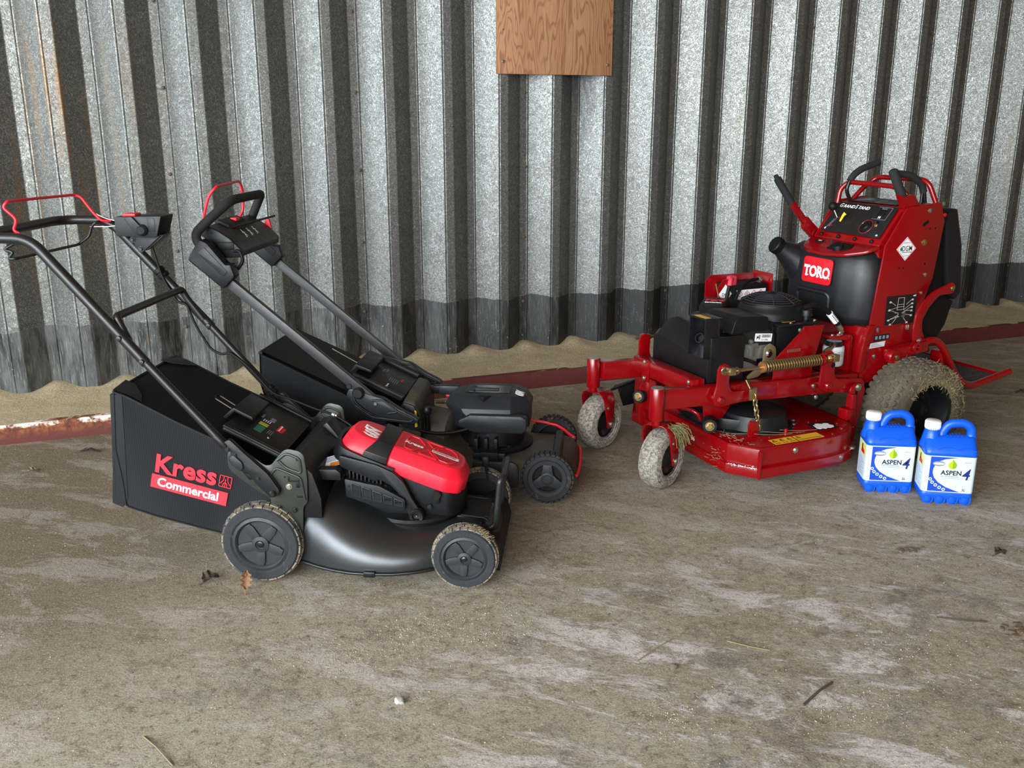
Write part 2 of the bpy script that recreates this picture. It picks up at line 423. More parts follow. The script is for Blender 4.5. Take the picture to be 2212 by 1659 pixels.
def m_plinth():
    t = NT('sandy_concrete'); n = t.noise(9, 7, .7); sp = t.noise(110, 5, .75)
    col = t.ramp(n, [(.3, sr(172, 156, 126)), (.55, sr(192, 176, 145)), (.75, sr(204, 190, 162))])
    col = t.mix(t.bw(sp, .5, .68, 0, .75), col, sr(216, 200, 156)); col = t.mix(t.bw(sp, .46, .3, 0, .7), col, sr(104, 86, 60))
    t.set(col, .92, spec=.2); t.bump(t.math('ADD', sp, t.noise(30, 5)), .8, .008); MATS['plinth'] = t.m
    t = NT('rusty_angle'); x = t.xyz()
    left = t.bw(t.math('ADD', x[0], t.math('MULTIPLY', t.noise(3, 3), .5)), 1.1, .75)
    n = t.noise(42, 7, .72); red = t.mix(t.bw(t.noise(20, 5, .7), .45, .7, 0, .7), sr(98, 42, 38), sr(72, 34, 30))
    rust = t.ramp(n, [(.35, sr(66, 30, 22)), (.5, sr(108, 54, 28)), (.62, sr(140, 80, 42)), (.8, sr(92, 48, 32))])
    white = t.math('MULTIPLY', t.bw(t.math('ADD', x[2], t.math('MULTIPLY', t.math('SUBTRACT', t.noise(24, 6, .7), .5), .07)), .066, .074), t.bw(t.noise(16, 5, .7), .46, .56))
    top = t.bw(x[2], .055, .02); rust = t.mix(top, rust, sr(92, 42, 38))
    rust = t.mix(white, rust, sr(222, 206, 190))
    col = t.mix(left, red, rust)
    t.set(col, .8); t.bump(n, .5, .004); MATS['rusty_angle'] = t.m
m_plinth()
def m_ply():
    t = NT('plywood'); x = t.xyz(); d = t.noise(2.2, 3, .5, t.mapping((2.6, 1, .55)), dist=.3)
    ph = t.math('ADD', t.math('MULTIPLY', x[0], 36), t.math('MULTIPLY', d, 46))
    s = t.math('SINE', t.math('MULTIPLY', ph, 3.0)); line = t.bw(s, .2, 1.)
    b = t.noise(1.7, 3, .5, t.mapping((3, 1, .25), loc=(1, 0, 2)))
    base = t.ramp(b, [(.3, sr(148, 100, 66)), (.5, sr(164, 118, 82)), (.7, sr(172, 130, 96))])
    col = t.mix(t.math('MULTIPLY', line, .75), base, sr(122, 74, 46))
    col = t.mix(t.bw(t.noise(160, 3, .6, t.mapping((1, 1, .06))), .45, .7, 0, .3), col, sr(196, 156, 120))
    t.set(col, .68); t.bump(s, .08, .002); MATS['plywood'] = t.m
m_ply()
plain('shed_lining', (128, 104, 72), .8)

# ---------------------------------------------------------------- setting
def grid_surface(name, xs, ys, zf, mat, kind='structure'):
    V = [(x, y, zf(x, y)) for y in ys for x in xs]; n = len(xs)
    F = [(j * n + i, j * n + i + 1, (j + 1) * n + i + 1, (j + 1) * n + i) for j in range(len(ys) - 1) for i in range(n - 1)]
    return tag(raw(name, V, F, mat, smooth=60), kind=kind)
floor = tag(raw('floor', [(-6, -6, 0), (10, -6, 0), (10, 4.32, 0), (-6, 4.32, 0)], [(0, 1, 2, 3)], 'floor'), kind='structure')

VAL0, PER, YV, YR = .078, .306, 4.88, 4.79
rnd = random.Random(5)
from mathutils import noise as mn
def plinth_z(x, y):
    k = min(max((y - 4.62) / .26, 0), 1); k = k * k * (3 - 2 * k)
    u = ((x - VAL0) / PER) % 1.0; near_val = max(0, 1 - min(u, 1 - u) / .3)
    return .084 + .012 * k + .024 * k * near_val + .004 * mn.noise(Vector((x * 7, y * 7, 1))) + .003 * mn.noise(Vector((x * 22, y * 22, 3)))
grid_surface('plinth', [-3.6 + .034 * i for i in range(360)], [4.306 + .034 * i for i in range(19)], plinth_z, 'plinth')
tag(bpy.data.objects['plinth'], 'sandy concrete strip raised along the foot of the wall', 'ground')
bm = bmesh.new(); abox(bm, -3.6, 8.6, 4.296, 4.309, -.01, .087); abox(bm, -3.6, 8.6, 4.305, 4.345, .074, .0845)
trim = fin('trim_1', bm, 'rusty_angle', None, .0025); tag(trim, kind='structure')

wall = empty('wall_back'); tag(wall, kind='structure')
def sheet_profile(k0, k1):
    """corrugated profile, from valley k0 to valley k1"""
    pts = []
    for k in range(k0, k1 + 1):
        xv = VAL0 + PER * k
        pts += [(xv - .0265, YV), (xv + .014, YV), (xv + .017, YV - .0035), (xv + .0205, YV), (xv + .0265, YV)]
        if k < k1 or True:
            xr = xv + PER / 2
            pts += [(xr - .0295, YR), (xr - .0235, YR), (xr - .020, YR + .004), (xr - .0165, YR), (xr + .0295, YR)]
    return pts
def sheet(m):
    k0, k1 = 3 * m, 3 * m + 3
    pts = sheet_profile(k0, k1)
    x0, x1 = VAL0 + PER * k0 - .0265, VAL0 + PER * k1 + .0265
    pts = [p for p in pts if x0 - 1e-6 <= p[0] <= x1 + 1e-6]
    # lap: the right end lies 1.5 mm nearer than the next sheet's left end
    pts = [(x, y - (.0016 if x > x1 - .06 else 0)) for x, y in pts]
    P = fillet([(x, y, 0) for x, y in pts], [0.0045 if i % 10 in (0, 4, 5, 9) else .0012 for i in range(len(pts))], 3)
    zs = [.05, .3, .6, .9, 1.2, 1.6, 2.0, 2.4, 2.8, 3.2]
    V, F = [], []
    n = len(P)
    for z in zs:
        for p in P: V.append((p.x + .0015 * mn.noise(Vector((p.x * 2, z * 1.3, m))), p.y + .003 * mn.noise(Vector((p.x * 1.5, z, 7))), z))
    for j in range(len(zs) - 1):
        for i in range(n - 1): F.append((j * n + i, j * n + i + 1, (j + 1) * n + i + 1, (j + 1) * n + i))
    o = raw('corrugated_sheet', V, F, 'galvanised', wall, smooth=5)
    return o
sheets = {m: sheet(m) for m in range(-4, 9)}
plain('screw_steel', (104, 98, 86), .6, metal=.5, dust=.5, dcol=(90, 66, 44))
sc_me = None
for m in range(-2, 7):
    for z in (.345, .715, 1.097, 1.485, 1.866, 2.25):
        x = VAL0 + .918 * m + rnd.uniform(-.004, .004); y = YV - .006
        if sc_me is None:
            bm = bmesh.new(); alathe(bm, [(0, .001), (.0095, .001), (.0095, .003), (.006, .0035), (.006, .008), (.0045, .0095), (0, .0095)], (0, 0, 0), (0, -1, 0), 10)
            o = fin('screw', bm, 'screw_steel', sheets[m], 0, smooth=35); sc_me = o.data
        else:
            o = bpy.data.objects.new('screw', sc_me); C.objects.link(o); o.parent = sheets[m]
        o.location = (x, y, z + rnd.uniform(-.008, .008))
tag(box('ceiling', -6, 10, -6, 5, 4.3, 4.36, 'shed_lining', None, 0), kind='structure')
tag(box('wall_right', 8.6, 8.66, -5.2, 5, 0, 4.3, 'shed_lining', None, 0), kind='structure')
tag(box('wall_front_blocker', -1.2, 8.66, -5.26, -5.2, 0, 4.3, 'shed_lining', None, 0), kind='structure')  # unseen wall, added to block sky light from the front right

ply = tag(box('plywood_board', 1.719, 2.377, 4.762, 4.785, 1.574, 2.6, 'plywood', None, .0015), 'bare plywood board screwed flat to the corrugated wall', 'board')
for x, z in ((1.752, 1.635), (2.352, 1.628), (1.748, 1.79)):
    disc('screw', (x, 4.762, z), (0, -1, 0), .0085 if z < 1.7 else .004, .004, 'zinc', ply, 12)
# ---------------------------------------------------------------- front mower (red battery cover, bag with lettering)
# local axes: x forwards (right in the picture), y away from the camera, z up; origin under the rear axle
m1 = empty('lawn_mower', (.3037, 2.8733, 0), math.radians(-25.2))
tag(m1, 'dark grey battery lawn mower with bright red cover and lettered black grass bag', 'lawn mower')

def spoke_wheel(parent, c, r, w, side, mat_t='tyre_mower'):
    """mower wheel: c = centre of the outer face, side = -1 near, +1 far"""
    ax = Vector((0, side, 0)); c = Vector(c)
    rim = r * .70
    wh = lathe('wheel', [(0, -.006), (rim * .80, -.006), (rim * .83, .0), (rim * .88, .004), (rim, .0), (rim * 1.02, -.006), (rim * 1.02, -w + .004), (0, -w + .004)], c, ax, 'wheel_grey', parent, 40)
    # tyre with tread blocks
    bm = bmesh.new()
    rt = r - .006
    alathe(bm, [(rim * .98, .001), (rim * 1.04, .005), (rt * .93, .005), (rt, -.006), (rt, -w + .006), (rt * .93, -w - .003), (rim * .98, -w)], c, ax, 44)
    nb = 26; bmt = bmesh.new()
    u, v, wv = basis(ax)
    for k in range(nb):
        for row in range(3):
            a0 = 2 * PI * (k + (.5 if row == 1 else 0) + .06) / nb; a1 = 2 * PI * (k + (.5 if row == 1 else 0) + .94) / nb
            h0, h1 = [(-.001, -w * .30), (-w * .35, -w * .66), (-w * .71, -w + .002)][row]
            vs_ = []
            for rr in (rt - .002, r - (.003 if row != 1 else 0)):
                for a in (a0, a1):
                    for h in (h0, h1): vs_.append(bmt.verts.new(c + wv * h + (u * math.cos(a) + v * math.sin(a)) * (rr if not (row == 0 and h == h0) else rr - .002)))
            for f in ((0, 1, 3, 2), (4, 6, 7, 5), (0, 4, 5, 1), (2, 3, 7, 6), (0, 2, 6, 4), (1, 5, 7, 3)): bmt.faces.new([vs_[i] for i in f])
    fin('tread', bmt, 'tread_mud', wh, 0, smooth=30); fin('tyre', bm, mat_t, wh, 0, smooth=30)
    for k in range(5):
        a = 2 * PI * k / 5 + .25; d = (u * math.cos(a) + v * math.sin(a)); s = wv.cross(d)
        M = frame(c + wv * -.0055, d, s)
        if M.col[2].xyz.dot(wv) < 0: M = frame(c + wv * -.0055, d, -s)
        plate('spoke', rpoly([(rim * .26, -rim * .155), (rim * .66, -rim * .155), (rim * .72, -rim * .12), (rim * .80, -rim * .12), (rim * .80, rim * .12), (rim * .72, rim * .12), (rim * .66, rim * .155), (rim * .26, rim * .155)], .004), M, .006, 'wheel_grey', wh, .0015)
    lathe('wheel_back', [(0, -w), (rim, -w), (rim, -w - .002), (0, -w - .002)], c, ax, 'soft_black', wh, 28)
    lathe('hub_cap', [(rim * .30, -.006), (rim * .29, .003), (rim * .17, .006), (rim * .15, .002), (rim * .11, .0), (0, .001)], c, ax, 'wheel_grey', wh, 24)
    lathe('axle_nut', [(rim * .13, .0), (rim * .12, .004), (rim * .06, .006), (0, .005)], c, ax, 'gloss_black', wh, 12)
    return wh

RR, RF = .126, .1015
spoke_wheel(m1, (0, -.26, RR), RR, .05, -1); spoke_wheel(m1, (.613, -.26, RF), RF, .046, -1)
spoke_wheel(m1, (0, .26, RR), RR, .05, 1); spoke_wheel(m1, (.613, .25, RF), RF, .046, 1)
# mud and dry clippings on the near front tyre
bm = bmesh.new(); rg = random.Random(3)
for k in range(260):
    a = rg.gauss(1.02, .20); h = rg.uniform(.0, -.03); d = Vector((math.cos(a), 0, math.sin(a)))
    p = Vector((.613, -.2605 - h, RF)) + d * (RF * rg.uniform(.86, 1.0)); q = p + Vector((rg.uniform(-1, 1), rg.uniform(-.4, .1), rg.uniform(-1, 1))) * .012
    atube(bm, [p, q], .0006, 3)
tag(fin('dry_clippings', bm, 'straw', m1, 0, smooth=0), kind='stuff')

# cutting deck: cross-sections along x
def deck_mesh(name, stations, mat, parent, zb=.052, nseg=20):
    loops = []
    for (x, wn, wf, h, pw) in stations:
        L = []
        for k in range(nseg * 2 + 1):
            a = PI * k / (nseg * 2); cy, sz = math.cos(a), math.sin(a)
            w = wn if cy > 0 else wf
            e = 2.0 / pw
            y = -math.copysign(abs(cy) ** e, cy) * w; z = zb + (h - zb) * abs(sz) ** e
            L.append((x, y, z))
        loops.append(L)
    return loft(name, loops, mat, parent, True, 45, closed_u=False)
deck = deck_mesh('deck', [(.085, .205, .205, .10, 4), (.09, .222, .222, .235, 4.5), (.13, .232, .225, .262, 3.4), (.17, .25, .24, .262, 2.9), (.22, .266, .255, .240, 2.6), (.28, .276, .262, .206, 2.5),
                           (.34, .278, .265, .178, 2.5), (.40, .274, .262, .160, 2.6), (.46, .262, .255, .153, 2.7), (.51, .243, .24, .150, 2.9), (.56, .205, .205, .148, 3.2), (.62, .185, .185, .150, 3.4), (.67, .170, .170, .135, 3.6), (.70, .155, .155, .10, 3.6), (.705, .150, .150, .056, 3.6)], 'deck_grey', m1)
edge = [(.09, -.224, .062), (.13, -.236, .058), (.17, -.254, .056), (.22, -.270, .054), (.28, -.280, .052), (.34, -.282, .052), (.40, -.278, .052), (.46, -.266, .054), (.51, -.248, .056), (.545, -.225, .058)]
tube('deck_rim', edge, .0055, 'black_metal', m1, .02, 8)
tube('deck_rim', [(x, -y, z) for x, y, z in edge], .0055, 'black_metal', m1, .02, 8)
box('rim_clip', .315, .35, -.290, -.272, .044, .062, 'black_metal', m1, .003)

# side brackets that carry the handle
brk = [(-.090, .405), (-.092, .360), (-.078, .340), (-.006, .284), (.030, .266), (.034, .150), (.122, .150), (.130, .240), (.143, .252), (.147, .330), (.141, .402), (.128, .414), (.095, .421), (.080, .416), (.060, .394), (.040, .369), (.022, .367), (-.036, .409), (-.060, .420)]
for s in (-1, 1):
    y0, y1 = (-.232, -.226) if s < 0 else (.226, .232)
    b = prism('side_bracket', rpoly(brk, .012), 'y', y0, y1, 'bracket_grey', m1, .0022)
    yo = -.232 if s < 0 else .226
    # pressed ribs
    yn = y0 - .004 if s < 0 else y0 - .002
    tube('pressed_rib', [(.060, yn + .003, .385), (.088, yn + .003, .408), (.128, yn + .003, .392), (.130, yn + .003, .345), (.085, yn + .003, .362), (.066, yn + .003, .382)], .0045, 'bracket_grey', b, .012, 8, squash=(1, .8))
    tube('pressed_rib', [(.034, yn + .003, .335), (.055, yn + .003, .362), (.128, yn + .003, .332), (.136, yn + .003, .262)], .004, 'bracket_grey', b, .012, 8)
    if s < 0:
        box('slot', .112, .135, y0 - .0015, y1, .268, .281, 'soft_black', b, .003)
        bm = bmesh.new(); abox(bm, .088, .094, y0 - .0014, y1, .322, .336); abox(bm, .088, .122, y0 - .0014, y1, .318, .327); abox(bm, .112, .122, y0 - .0014, y1, .300, .322)
        fin('slot', bm, 'soft_black', b, .001)
        disc('hole', (.120, y0 - .0003, .388), (0, -1, 0), .0045, .001, 'soft_black', b, 12); disc('hole', (.079, y0 - .0003, .333), (0, -1, 0), .003, .001, 'soft_black', b, 10); disc('hole', (.125, y0 - .0003, .309), (0, -1, 0), .0035, .001, 'soft_black', b, 10)
        bolt('bolt', (.090, y0, .303), (0, -1, 0), .007, 'zinc', b); bolt('bolt', (.057, y0, .235), (0, -1, 0), .007, 'black_metal', b); bolt('bolt', (.103, y0, .229), (0, -1, 0), .007, 'black_metal', b)
    # black clamp arm with hinge
    A, B = (-.252, -.233) if s < 0 else (.233, .252)
    arm = prism('handle_clamp', rpoly([(-.094, .441), (-.072, .453), (-.030, .410), (.036, .347), (.068, .296), (.060, .280), (.040, .272), (.020, .292), (-.004, .316), (-.020, .345), (-.041, .352), (-.072, .372), (-.082, .392), (-.070, .412)], .008), 'y', A, B, 'black_plastic', m1, .003)
    if s < 0:
        prism('clamp_pad', rpoly([(-.076, .396), (-.062, .408), (-.036, .383), (-.034, .366), (-.046, .356), (-.072, .378)], .007), 'y', -.259, -.25, 'charcoal', arm, .003)
        for x, z, r in ((-.078, .421, .0055), (-.058, .404, .0055), (.006, .334, .005)): bolt('bolt', (x, -.252, z), (0, -1, 0), r, 'black_metal', arm)
        lathe('bolt', [(0, .008), (.006, .008), (.0105, .004), (.0105, 0), (0, 0)], (.046, -.252, .287), (0, -1, 0), 'gloss_black', arm, 14)
        prism('latch', rpoly([(-.040, .350), (-.022, .344), (-.010, .330), (-.022, .326)], .002), 'y', -.249, -.238, 'soft_black', arm, .001)

# handle: lower tubes, upper U-shaped bar with brace
YH = .243
def hz(x): return .432 + (-.09 - x) * 1.156      # height of the tube axis at x
for s in (-1, 1):
    lt = tube('lower_handle', [(-.085, s * YH, hz(-.085)), (-.315, s * YH, hz(-.315))], .0125, 'tube_black', m1, 0, 14)
    if s < 0: pass
    lathe('tube_sleeve', [(.0126, 0), (.0136, .002), (.0136, .045), (.0126, .047)], (-.085, s * YH, hz(-.085)), (-.23, 0, .266), 'black_plastic', lt, 14)
U = [(-.30, -YH, hz(-.30)), (-.598, -YH, 1.028), (-.775, -YH, 1.030), (-.775, YH, 1.030), (-.615, YH, 1.028), (-.30, YH, hz(-.30))]
tube('upper_handle', U, .0152, 'tube_black', m1, [0, .045, .085, .085, .045, 0], 14, 7)
for s in (-1, 1):
    for x in (-.306, -.365):
        bm = bmesh.new(); alathe(bm, [(0, .0205), (.007, .019), (.0085, .014), (.0085, 0)], (x, s * YH, hz(x)), (0, -1, 0), 12)
        alathe(bm, [(0, .020), (.005, .020), (.005, 0)], (x, s * YH, hz(x)), (0, 1, 0), 8)
        fin('handle_bolt', bm, 'black_metal', m1, 0, smooth=35)
tube('handle_brace', [(-.352, -.228, hz(-.352)), (-.376, -.222, .785), (-.384, -.222, .806), (-.384, .222, .806), (-.372, .225, .778), (-.322, .232, hz(-.322) + .002)], .0115, 'tube_black', m1, [0, .02, .035, .035, .02, 0], 12, 6)
# bails
tube('drive_bail', [(-.640, -.225, 1.040), (-.655, -.200, 1.038), (-.668, -.200, 1.046), (-.653, -.200, 1.076), (-.690, -.200, 1.110), (-.678, -.195, 1.126), (-.700, .195, 1.114), (-.680, .200, 1.108), (-.648, .200, 1.062), (-.620, .200, 1.030), (-.596, .215, 1.030)], .0044, 'mower_red', m1, .014, 9, 5)
tube('brake_bail', [(-.640, -.222, 1.012), (-.672, -.2, 1.008), (-.706, -.2, .990), (-.676, -.2, .984), (-.698, -.2, .964), (-.674, -.2, .965), (-.700, .185, .955), (-.668, .2, .980), (-.655, .2, 1.012), (-.640, .2, 1.027), (-.628, .225, 1.028)], .0046, 'tube_black', m1, .012, 9, 5)
for a in ((-.660, -.12, 1.012), ): pass
tube('brake_cable', [(-.660, .2, 1.012), (-.60, .205, 1.012), (-.57, .21, 1.016)], .0014, 'white_print', m1, 0, 6)
tube('drive_cable', [(-.664, .2, 1.086), (-.650, .2, 1.062), (-.615, .205, 1.040), (-.575, .21, 1.030)], .0014, 'white_print', m1, .02, 6)
# switch box on the far tube
cb = prism('switch_box', rpoly([(-.560, .986), (-.455, .982), (-.424, .986), (-.404, 1.050), (-.560, 1.047)], .004), 'y', .168, .262, 'black_plastic', m1, .003)
prism('switch_key', [(-.545, 1.0465), (-.500, 1.0465), (-.500, 1.056), (-.540, 1.056)], 'y', .19, .235, 'mower_red', cb, .003)
prism('lever_plate', rpoly([(-.524, 1.046), (-.498, 1.050), (-.462, 1.008), (-.470, .990), (-.490, .992)], .005), 'y', .158, .169, 'black_plastic', cb, .002)
lathe('pivot_knob', [(0, .012), (.012, .012), (.019, .006), (.019, 0)], (-.470, .168, 1.006), (0, -1, 0), 'soft_black', cb, 18)
box('switch_block', -.452, -.425, .166, .25, 1.0, 1.046, 'charcoal', cb, .005)
mp = prism('mount_plate', rpoly([(-.531, .984), (-.426, .984), (-.495, .928), (-.505, .930)], .008), 'y', .20, .206, 'charcoal', m1, .0015)
bolt('bolt', (-.522, .20, .971), (0, -1, 0), .007, 'black_metal', mp); bolt('bolt', (-.497, .20, .941), (0, -1, 0), .007, 'black_metal', mp)
prism('mount_plate', [(-.428, .984), (-.410, .992), (-.478, .936), (-.488, .934)], 'y', .206, .256, 'black_metal', m1, .001)
# cable clips and cable down the far tube
for x, h in ((-.445, .03), (-.100, .03)):
    d = Vector((-.654, 0, .756)); p = Vector((x, YH, hz(x)))
    bm = bmesh.new(); alathe(bm, [(.0150, 0), (.0195, .003), (.0195, .012), (.0165, .014), (.0165, .020), (.0195, .022), (.0195, .034), (.0150, .037)], p, d, 16)
    fin('cable_clip', bm, 'soft_black', m1, 0)
cz = lambda x, dz: (x, .222, hz(x) + dz)
tube('control_cable', [(-.47, .215, .965), cz(-.445, .0), cz(-.40, -.03), cz(-.372, .0), cz(-.345, -.05), cz(-.30, -.075), cz(-.265, -.05), cz(-.24, -.012), cz(-.19, .010), cz(-.15, .012), cz(-.10, .006), (-.03, .20, .44), (.06, .175, .415), (.13, .15, .405), (.20, .12, .375), (.235, .10, .33)], .0042, 'soft_black', m1, .03, 8, 5)
lathe('cable_nut', [(0, 0), (.009, 0), (.009, .010), (.006, .012), (.006, .018), (0, .018)], (.125, .152, .406), (.5, -.2, -.1), 'zinc', m1, 10)

# grass bag
bag_side = [(-.428, .578), (-.462, .236), (-.425, .214), (-.34, .185), (-.20, .150), (-.10, .128), (.020, .205), (.030, .30), (-.03, .37), (-.128, .437), (-.242, .490), (-.353, .548), (-.388, .566)]
def bag_loop(y, k):
    cx, cz_ = -.20, .35
    return [(cx + (x - cx) * k, y, cz_ + (z - cz_) * k) for x, z in bag_side]
ys = [(-.205, .985), (-.211, 1.0), (-.15, 1.008), (-.05, 1.012), (.05, 1.012), (.15, 1.008), (.211, 1.0), (.205, .985)]
ys = [(-.213, .975), (-.215, .992), (-.205, 1.0)] + [(y, k) for y, k in ys[2:6]] + [(.205, 1.0), (.215, .992), (.213, .975)]
bag = loft('grass_bag', [bag_loop(y, k) for y, k in ys], 'mesh_fabric', m1, True, 30)
# seams, corner patches, rear band
seam = [(x, -.2135, z) for x, z in bag_side[0:1] + bag_side[9:13]]
seam = [(-.424, -.2135, .577), (-.388, -.2135, .565), (-.353, -.2135, .547), (-.242, -.2135, .489), (-.128, -.2135, .436), (-.06, -.2135, .40)]
tube('piping', seam, .0035, 'bag_fabric', bag, .01, 6); tube('piping', [(x, -y, z) for x, y, z in seam], .0035, 'bag_fabric', bag, .01, 6)
tube('piping', [(-.424, -.2135, .577), (-.440, -.2135, .40), (-.430, -.2135, .30), (-.428, -.2135, .216), (-.34, -.2135, .187), (-.20, -.2135, .152), (-.10, -.2135, .130)], .0035, 'bag_fabric', bag, .01, 6)
tube('piping', [(-.426, -.213, .579), (-.420, .213, .579)], .0035, 'bag_fabric', bag, 0, 6)
for s in (-1, 1):
    V = [(-.429, s * .209, .5795), (-.388, s * .209, .5665), (-.345, s * .209, .545), (-.362, s * .170, .556), (-.400, s * .125, .5735), (-.433, s * .118, .585)]
    raw('corner_patch', [(x, y, z + .0035) for x, y, z in V], [(0, 1, 2, 3, 4, 5)], 'vinyl_black', bag)
loft('rear_panel', [[(-.436, y, .57), (-.446, y, .45), (-.456 - .012 * math.cos(y * 7), y, .33), (-.470, y, .225), (-.440, y, .212), (-.42, y, .24), (-.40, y, .57)] for y in (-.2145, -.1, 0, .1, .2145)], 'bag_fabric', bag, True, 40)
# lettering on the bag side
LM = frame((-.335, -.2160, .325), (.225, 0, -.062), (.02, 0, .08))
text('lettering', 'Kress', .080, frame((-.3275, -.2158, .3345), (.20, 0, -.044), (.012, 0, .08)), 'print_red', bag, bold=.030, sx=1.02, ext=.0008, spacing=1.03)
BMx = Vector((.228, 0, -.057)); BMy = Vector((-.010, 0, -.045))
base = Vector((-.333, -.2155, .3265))
plate('lettering_panel', [(0, 0), (.236, 0), (.236, -.044), (0, -.044)], frame(base, BMx, (.012, 0, .08)), .0012, 'print_red', bag)
text('lettering', 'Commercial', .0385, frame(base + BMx.normalized() * .013 + Vector((-.003, -.0013, -.0345)), BMx, (.012, 0, .08)), 'white_print', bag, bold=.022, sx=1.0, ext=.0005)
EM = frame((-.131, -.2158, .2925), (.226, 0, -.058), (.012, 0, .08))
bm = bmesh.new()
def strokes(bm, M, lines, r, t=.0008):
    for a, b in lines:
        a, b = Vector((*a, 0)), Vector((*b, 0)); d = (b - a).normalized() * r; s = Vector((-d.y, d.x, 0))
        aplate(bm, [((a - d * .5 + s * .5 * i)[0:2]) for i in (1, -1)] + [((b + d * .5 + s * .5 * i)[0:2]) for i in (-1, 1)], M, t)
sq = .036
strokes(bm, EM, [((0, 0), (sq, 0)), ((sq, 0), (sq, sq)), ((sq, sq), (0, sq)), ((0, sq), (0, 0)), ((.012, sq), (.012, .022)), ((.012, .022), (.004, .010)), ((.024, sq), (.024, .022)), ((.024, .022), (.032, .010)), ((.018, .026), (.018, .002)),
                 ((.012, .0), (.012, .010)), ((.012, .010), (.018, .016)), ((.024, .0), (.024, .010)), ((.024, .010), (.018, .016)), ((.004, .010), (.0, .010)), ((.032, .010), (sq, .010))], .0022)
fin('emblem', bm, 'print_red', bag, 0, smooth=0)

# rear door plate that lies over the bag, with grip and stickers
A0, A1 = Vector((-.130, 0, .452)), Vector((.045, 0, .362))
du = (A1 - A0).normalized(); dn = Vector((-du.z, 0, du.x))
DM = frame(A0, du, (0, 1, 0))            # u along the plate, v to the far side, normal up
Lp = (A1 - A0).length
door = plate('rear_door', rect(0, Lp, -.165, .165, .01), DM, .012, 'black_plastic', m1, .003)
plate('door_rim', rect(.0, Lp, -.168, -.150, .004), DM @ Matrix.Translation((0, 0, .012)), .008, 'black_plastic', door, .002)
plate('door_rim', rect(.0, Lp, .150, .168, .004), DM @ Matrix.Translation((0, 0, .012)), .008, 'black_plastic', door, .002)
loft('door_grip', [[DM @ Vector(p) for p in ((-.030, v, -.004), (-.012, v, .040), (.052, v, .040), (.058, v, .034), (.058, v, .030), (-.004, v, .030), (-.018, v, -.004))] for v in (-.075, .085)], 'black_plastic', door, True, 30, .0015)
def on_door(u, v): return DM @ Matrix.Translation((u, v, .0122)) @ Matrix.Rotation(PI / 2, 4, 'Z')
def deco(name, u0, u1, v0, v1, mat): plate(name, [(u0, v0), (u1, v0), (u1, v1), (u0, v1)], DM @ Matrix.Translation((0, 0, .0121)), .0006, mat, door)
text('lettering', 'Kress', .018, on_door(.150, -.025), 'print_red', door, bold=.02, ext=.0003)
deco('sticker', .128, .140, -.022, .022, 'print_red'); text('lettering', 'Commercial', .0085, on_door(.1372, -.019), 'white_print', door, bold=.01, ext=.0008)
deco('sticker', .072, .098, -.085, -.040, 'decal_green'); deco('sticker', .070, .100, -.032, -.012, 'decal_lime')
deco('sticker', .090, .106, .020, .048, 'label_grey'); deco('sticker', .060, .068, .020, .048, 'label_grey')
for i in range(4): deco('sticker', .074 + .007 * i, .077 + .007 * i, .0, .016, 'white_print')
for i in range(3): deco('sticker', .112 + .006 * i, .114 + .006 * i, -.07, -.04 , 'label_grey')
text('lettering', '67', .010, on_door(.130, -.10), 'white_print', door, ext=.0003)
for v in (-.022, .012): tube('bag_hook', [DM @ Vector((-.028, v, .010)), DM @ Vector((-.085, v, .016))], .0018, 'zinc', m1, 0, 6)
tube('bag_hook', [DM @ Vector((-.085, -.022, .016)), DM @ Vector((-.092, -.005, .018)), DM @ Vector((-.085, .012, .016))], .0030, 'soft_black', m1, .005, 6)
# chute cover between the brackets and the motor
loft('chute_cover', [[(.040, y, .30), (.072, y, .372), (.112, y, .388 if y < 0 else .384), (.160, y, .340), (.182, y, .262), (.182, y, .20), (.060, y, .20)] for y in (-.222, -.21, .1, .2, .218)], 'black_plastic', m1, True, 30, .003)
loft('cable_guard', [[(.108, y, .388), (.122, y, .398), (.170, y, .335), (.176, y, .300), (.164, y, .310)] for y in (.085, .17)], 'charcoal', m1, True, 30, .002)
prism('rear_lug', rpoly([(.150, .318), (.158, .332), (.215, .334), (.228, .322), (.228, .300), (.170, .300)], .004), 'y', -.165, -.130, 'black_plastic', m1, .003)
plate('warning_sticker', [(0, 0), (.048, 0), (.048, .05), (0, .05)], frame((.168, -.115, .318), (.75, .35, .12), (-.2, .9, .3)), .001, 'white_print', m1)
plate('warning_sticker', [(0.012, 0), (.048, 0), (.048, .016), (0.02, .016)], frame((.1685, -.115, .3195), (.75, .35, .12), (-.2, .9, .3)), .0012, 'decal_orange', m1)
for k in range(4): plate('warning_sticker', [(0.006, .024 + .006 * k), (.044, .024 + .006 * k), (.044, .027 + .006 * k), (.006, .027 + .006 * k)], frame((.168, -.115, .318), (.75, .35, .12), (-.2, .9, .3)), .0015, 'decal_blue', m1)

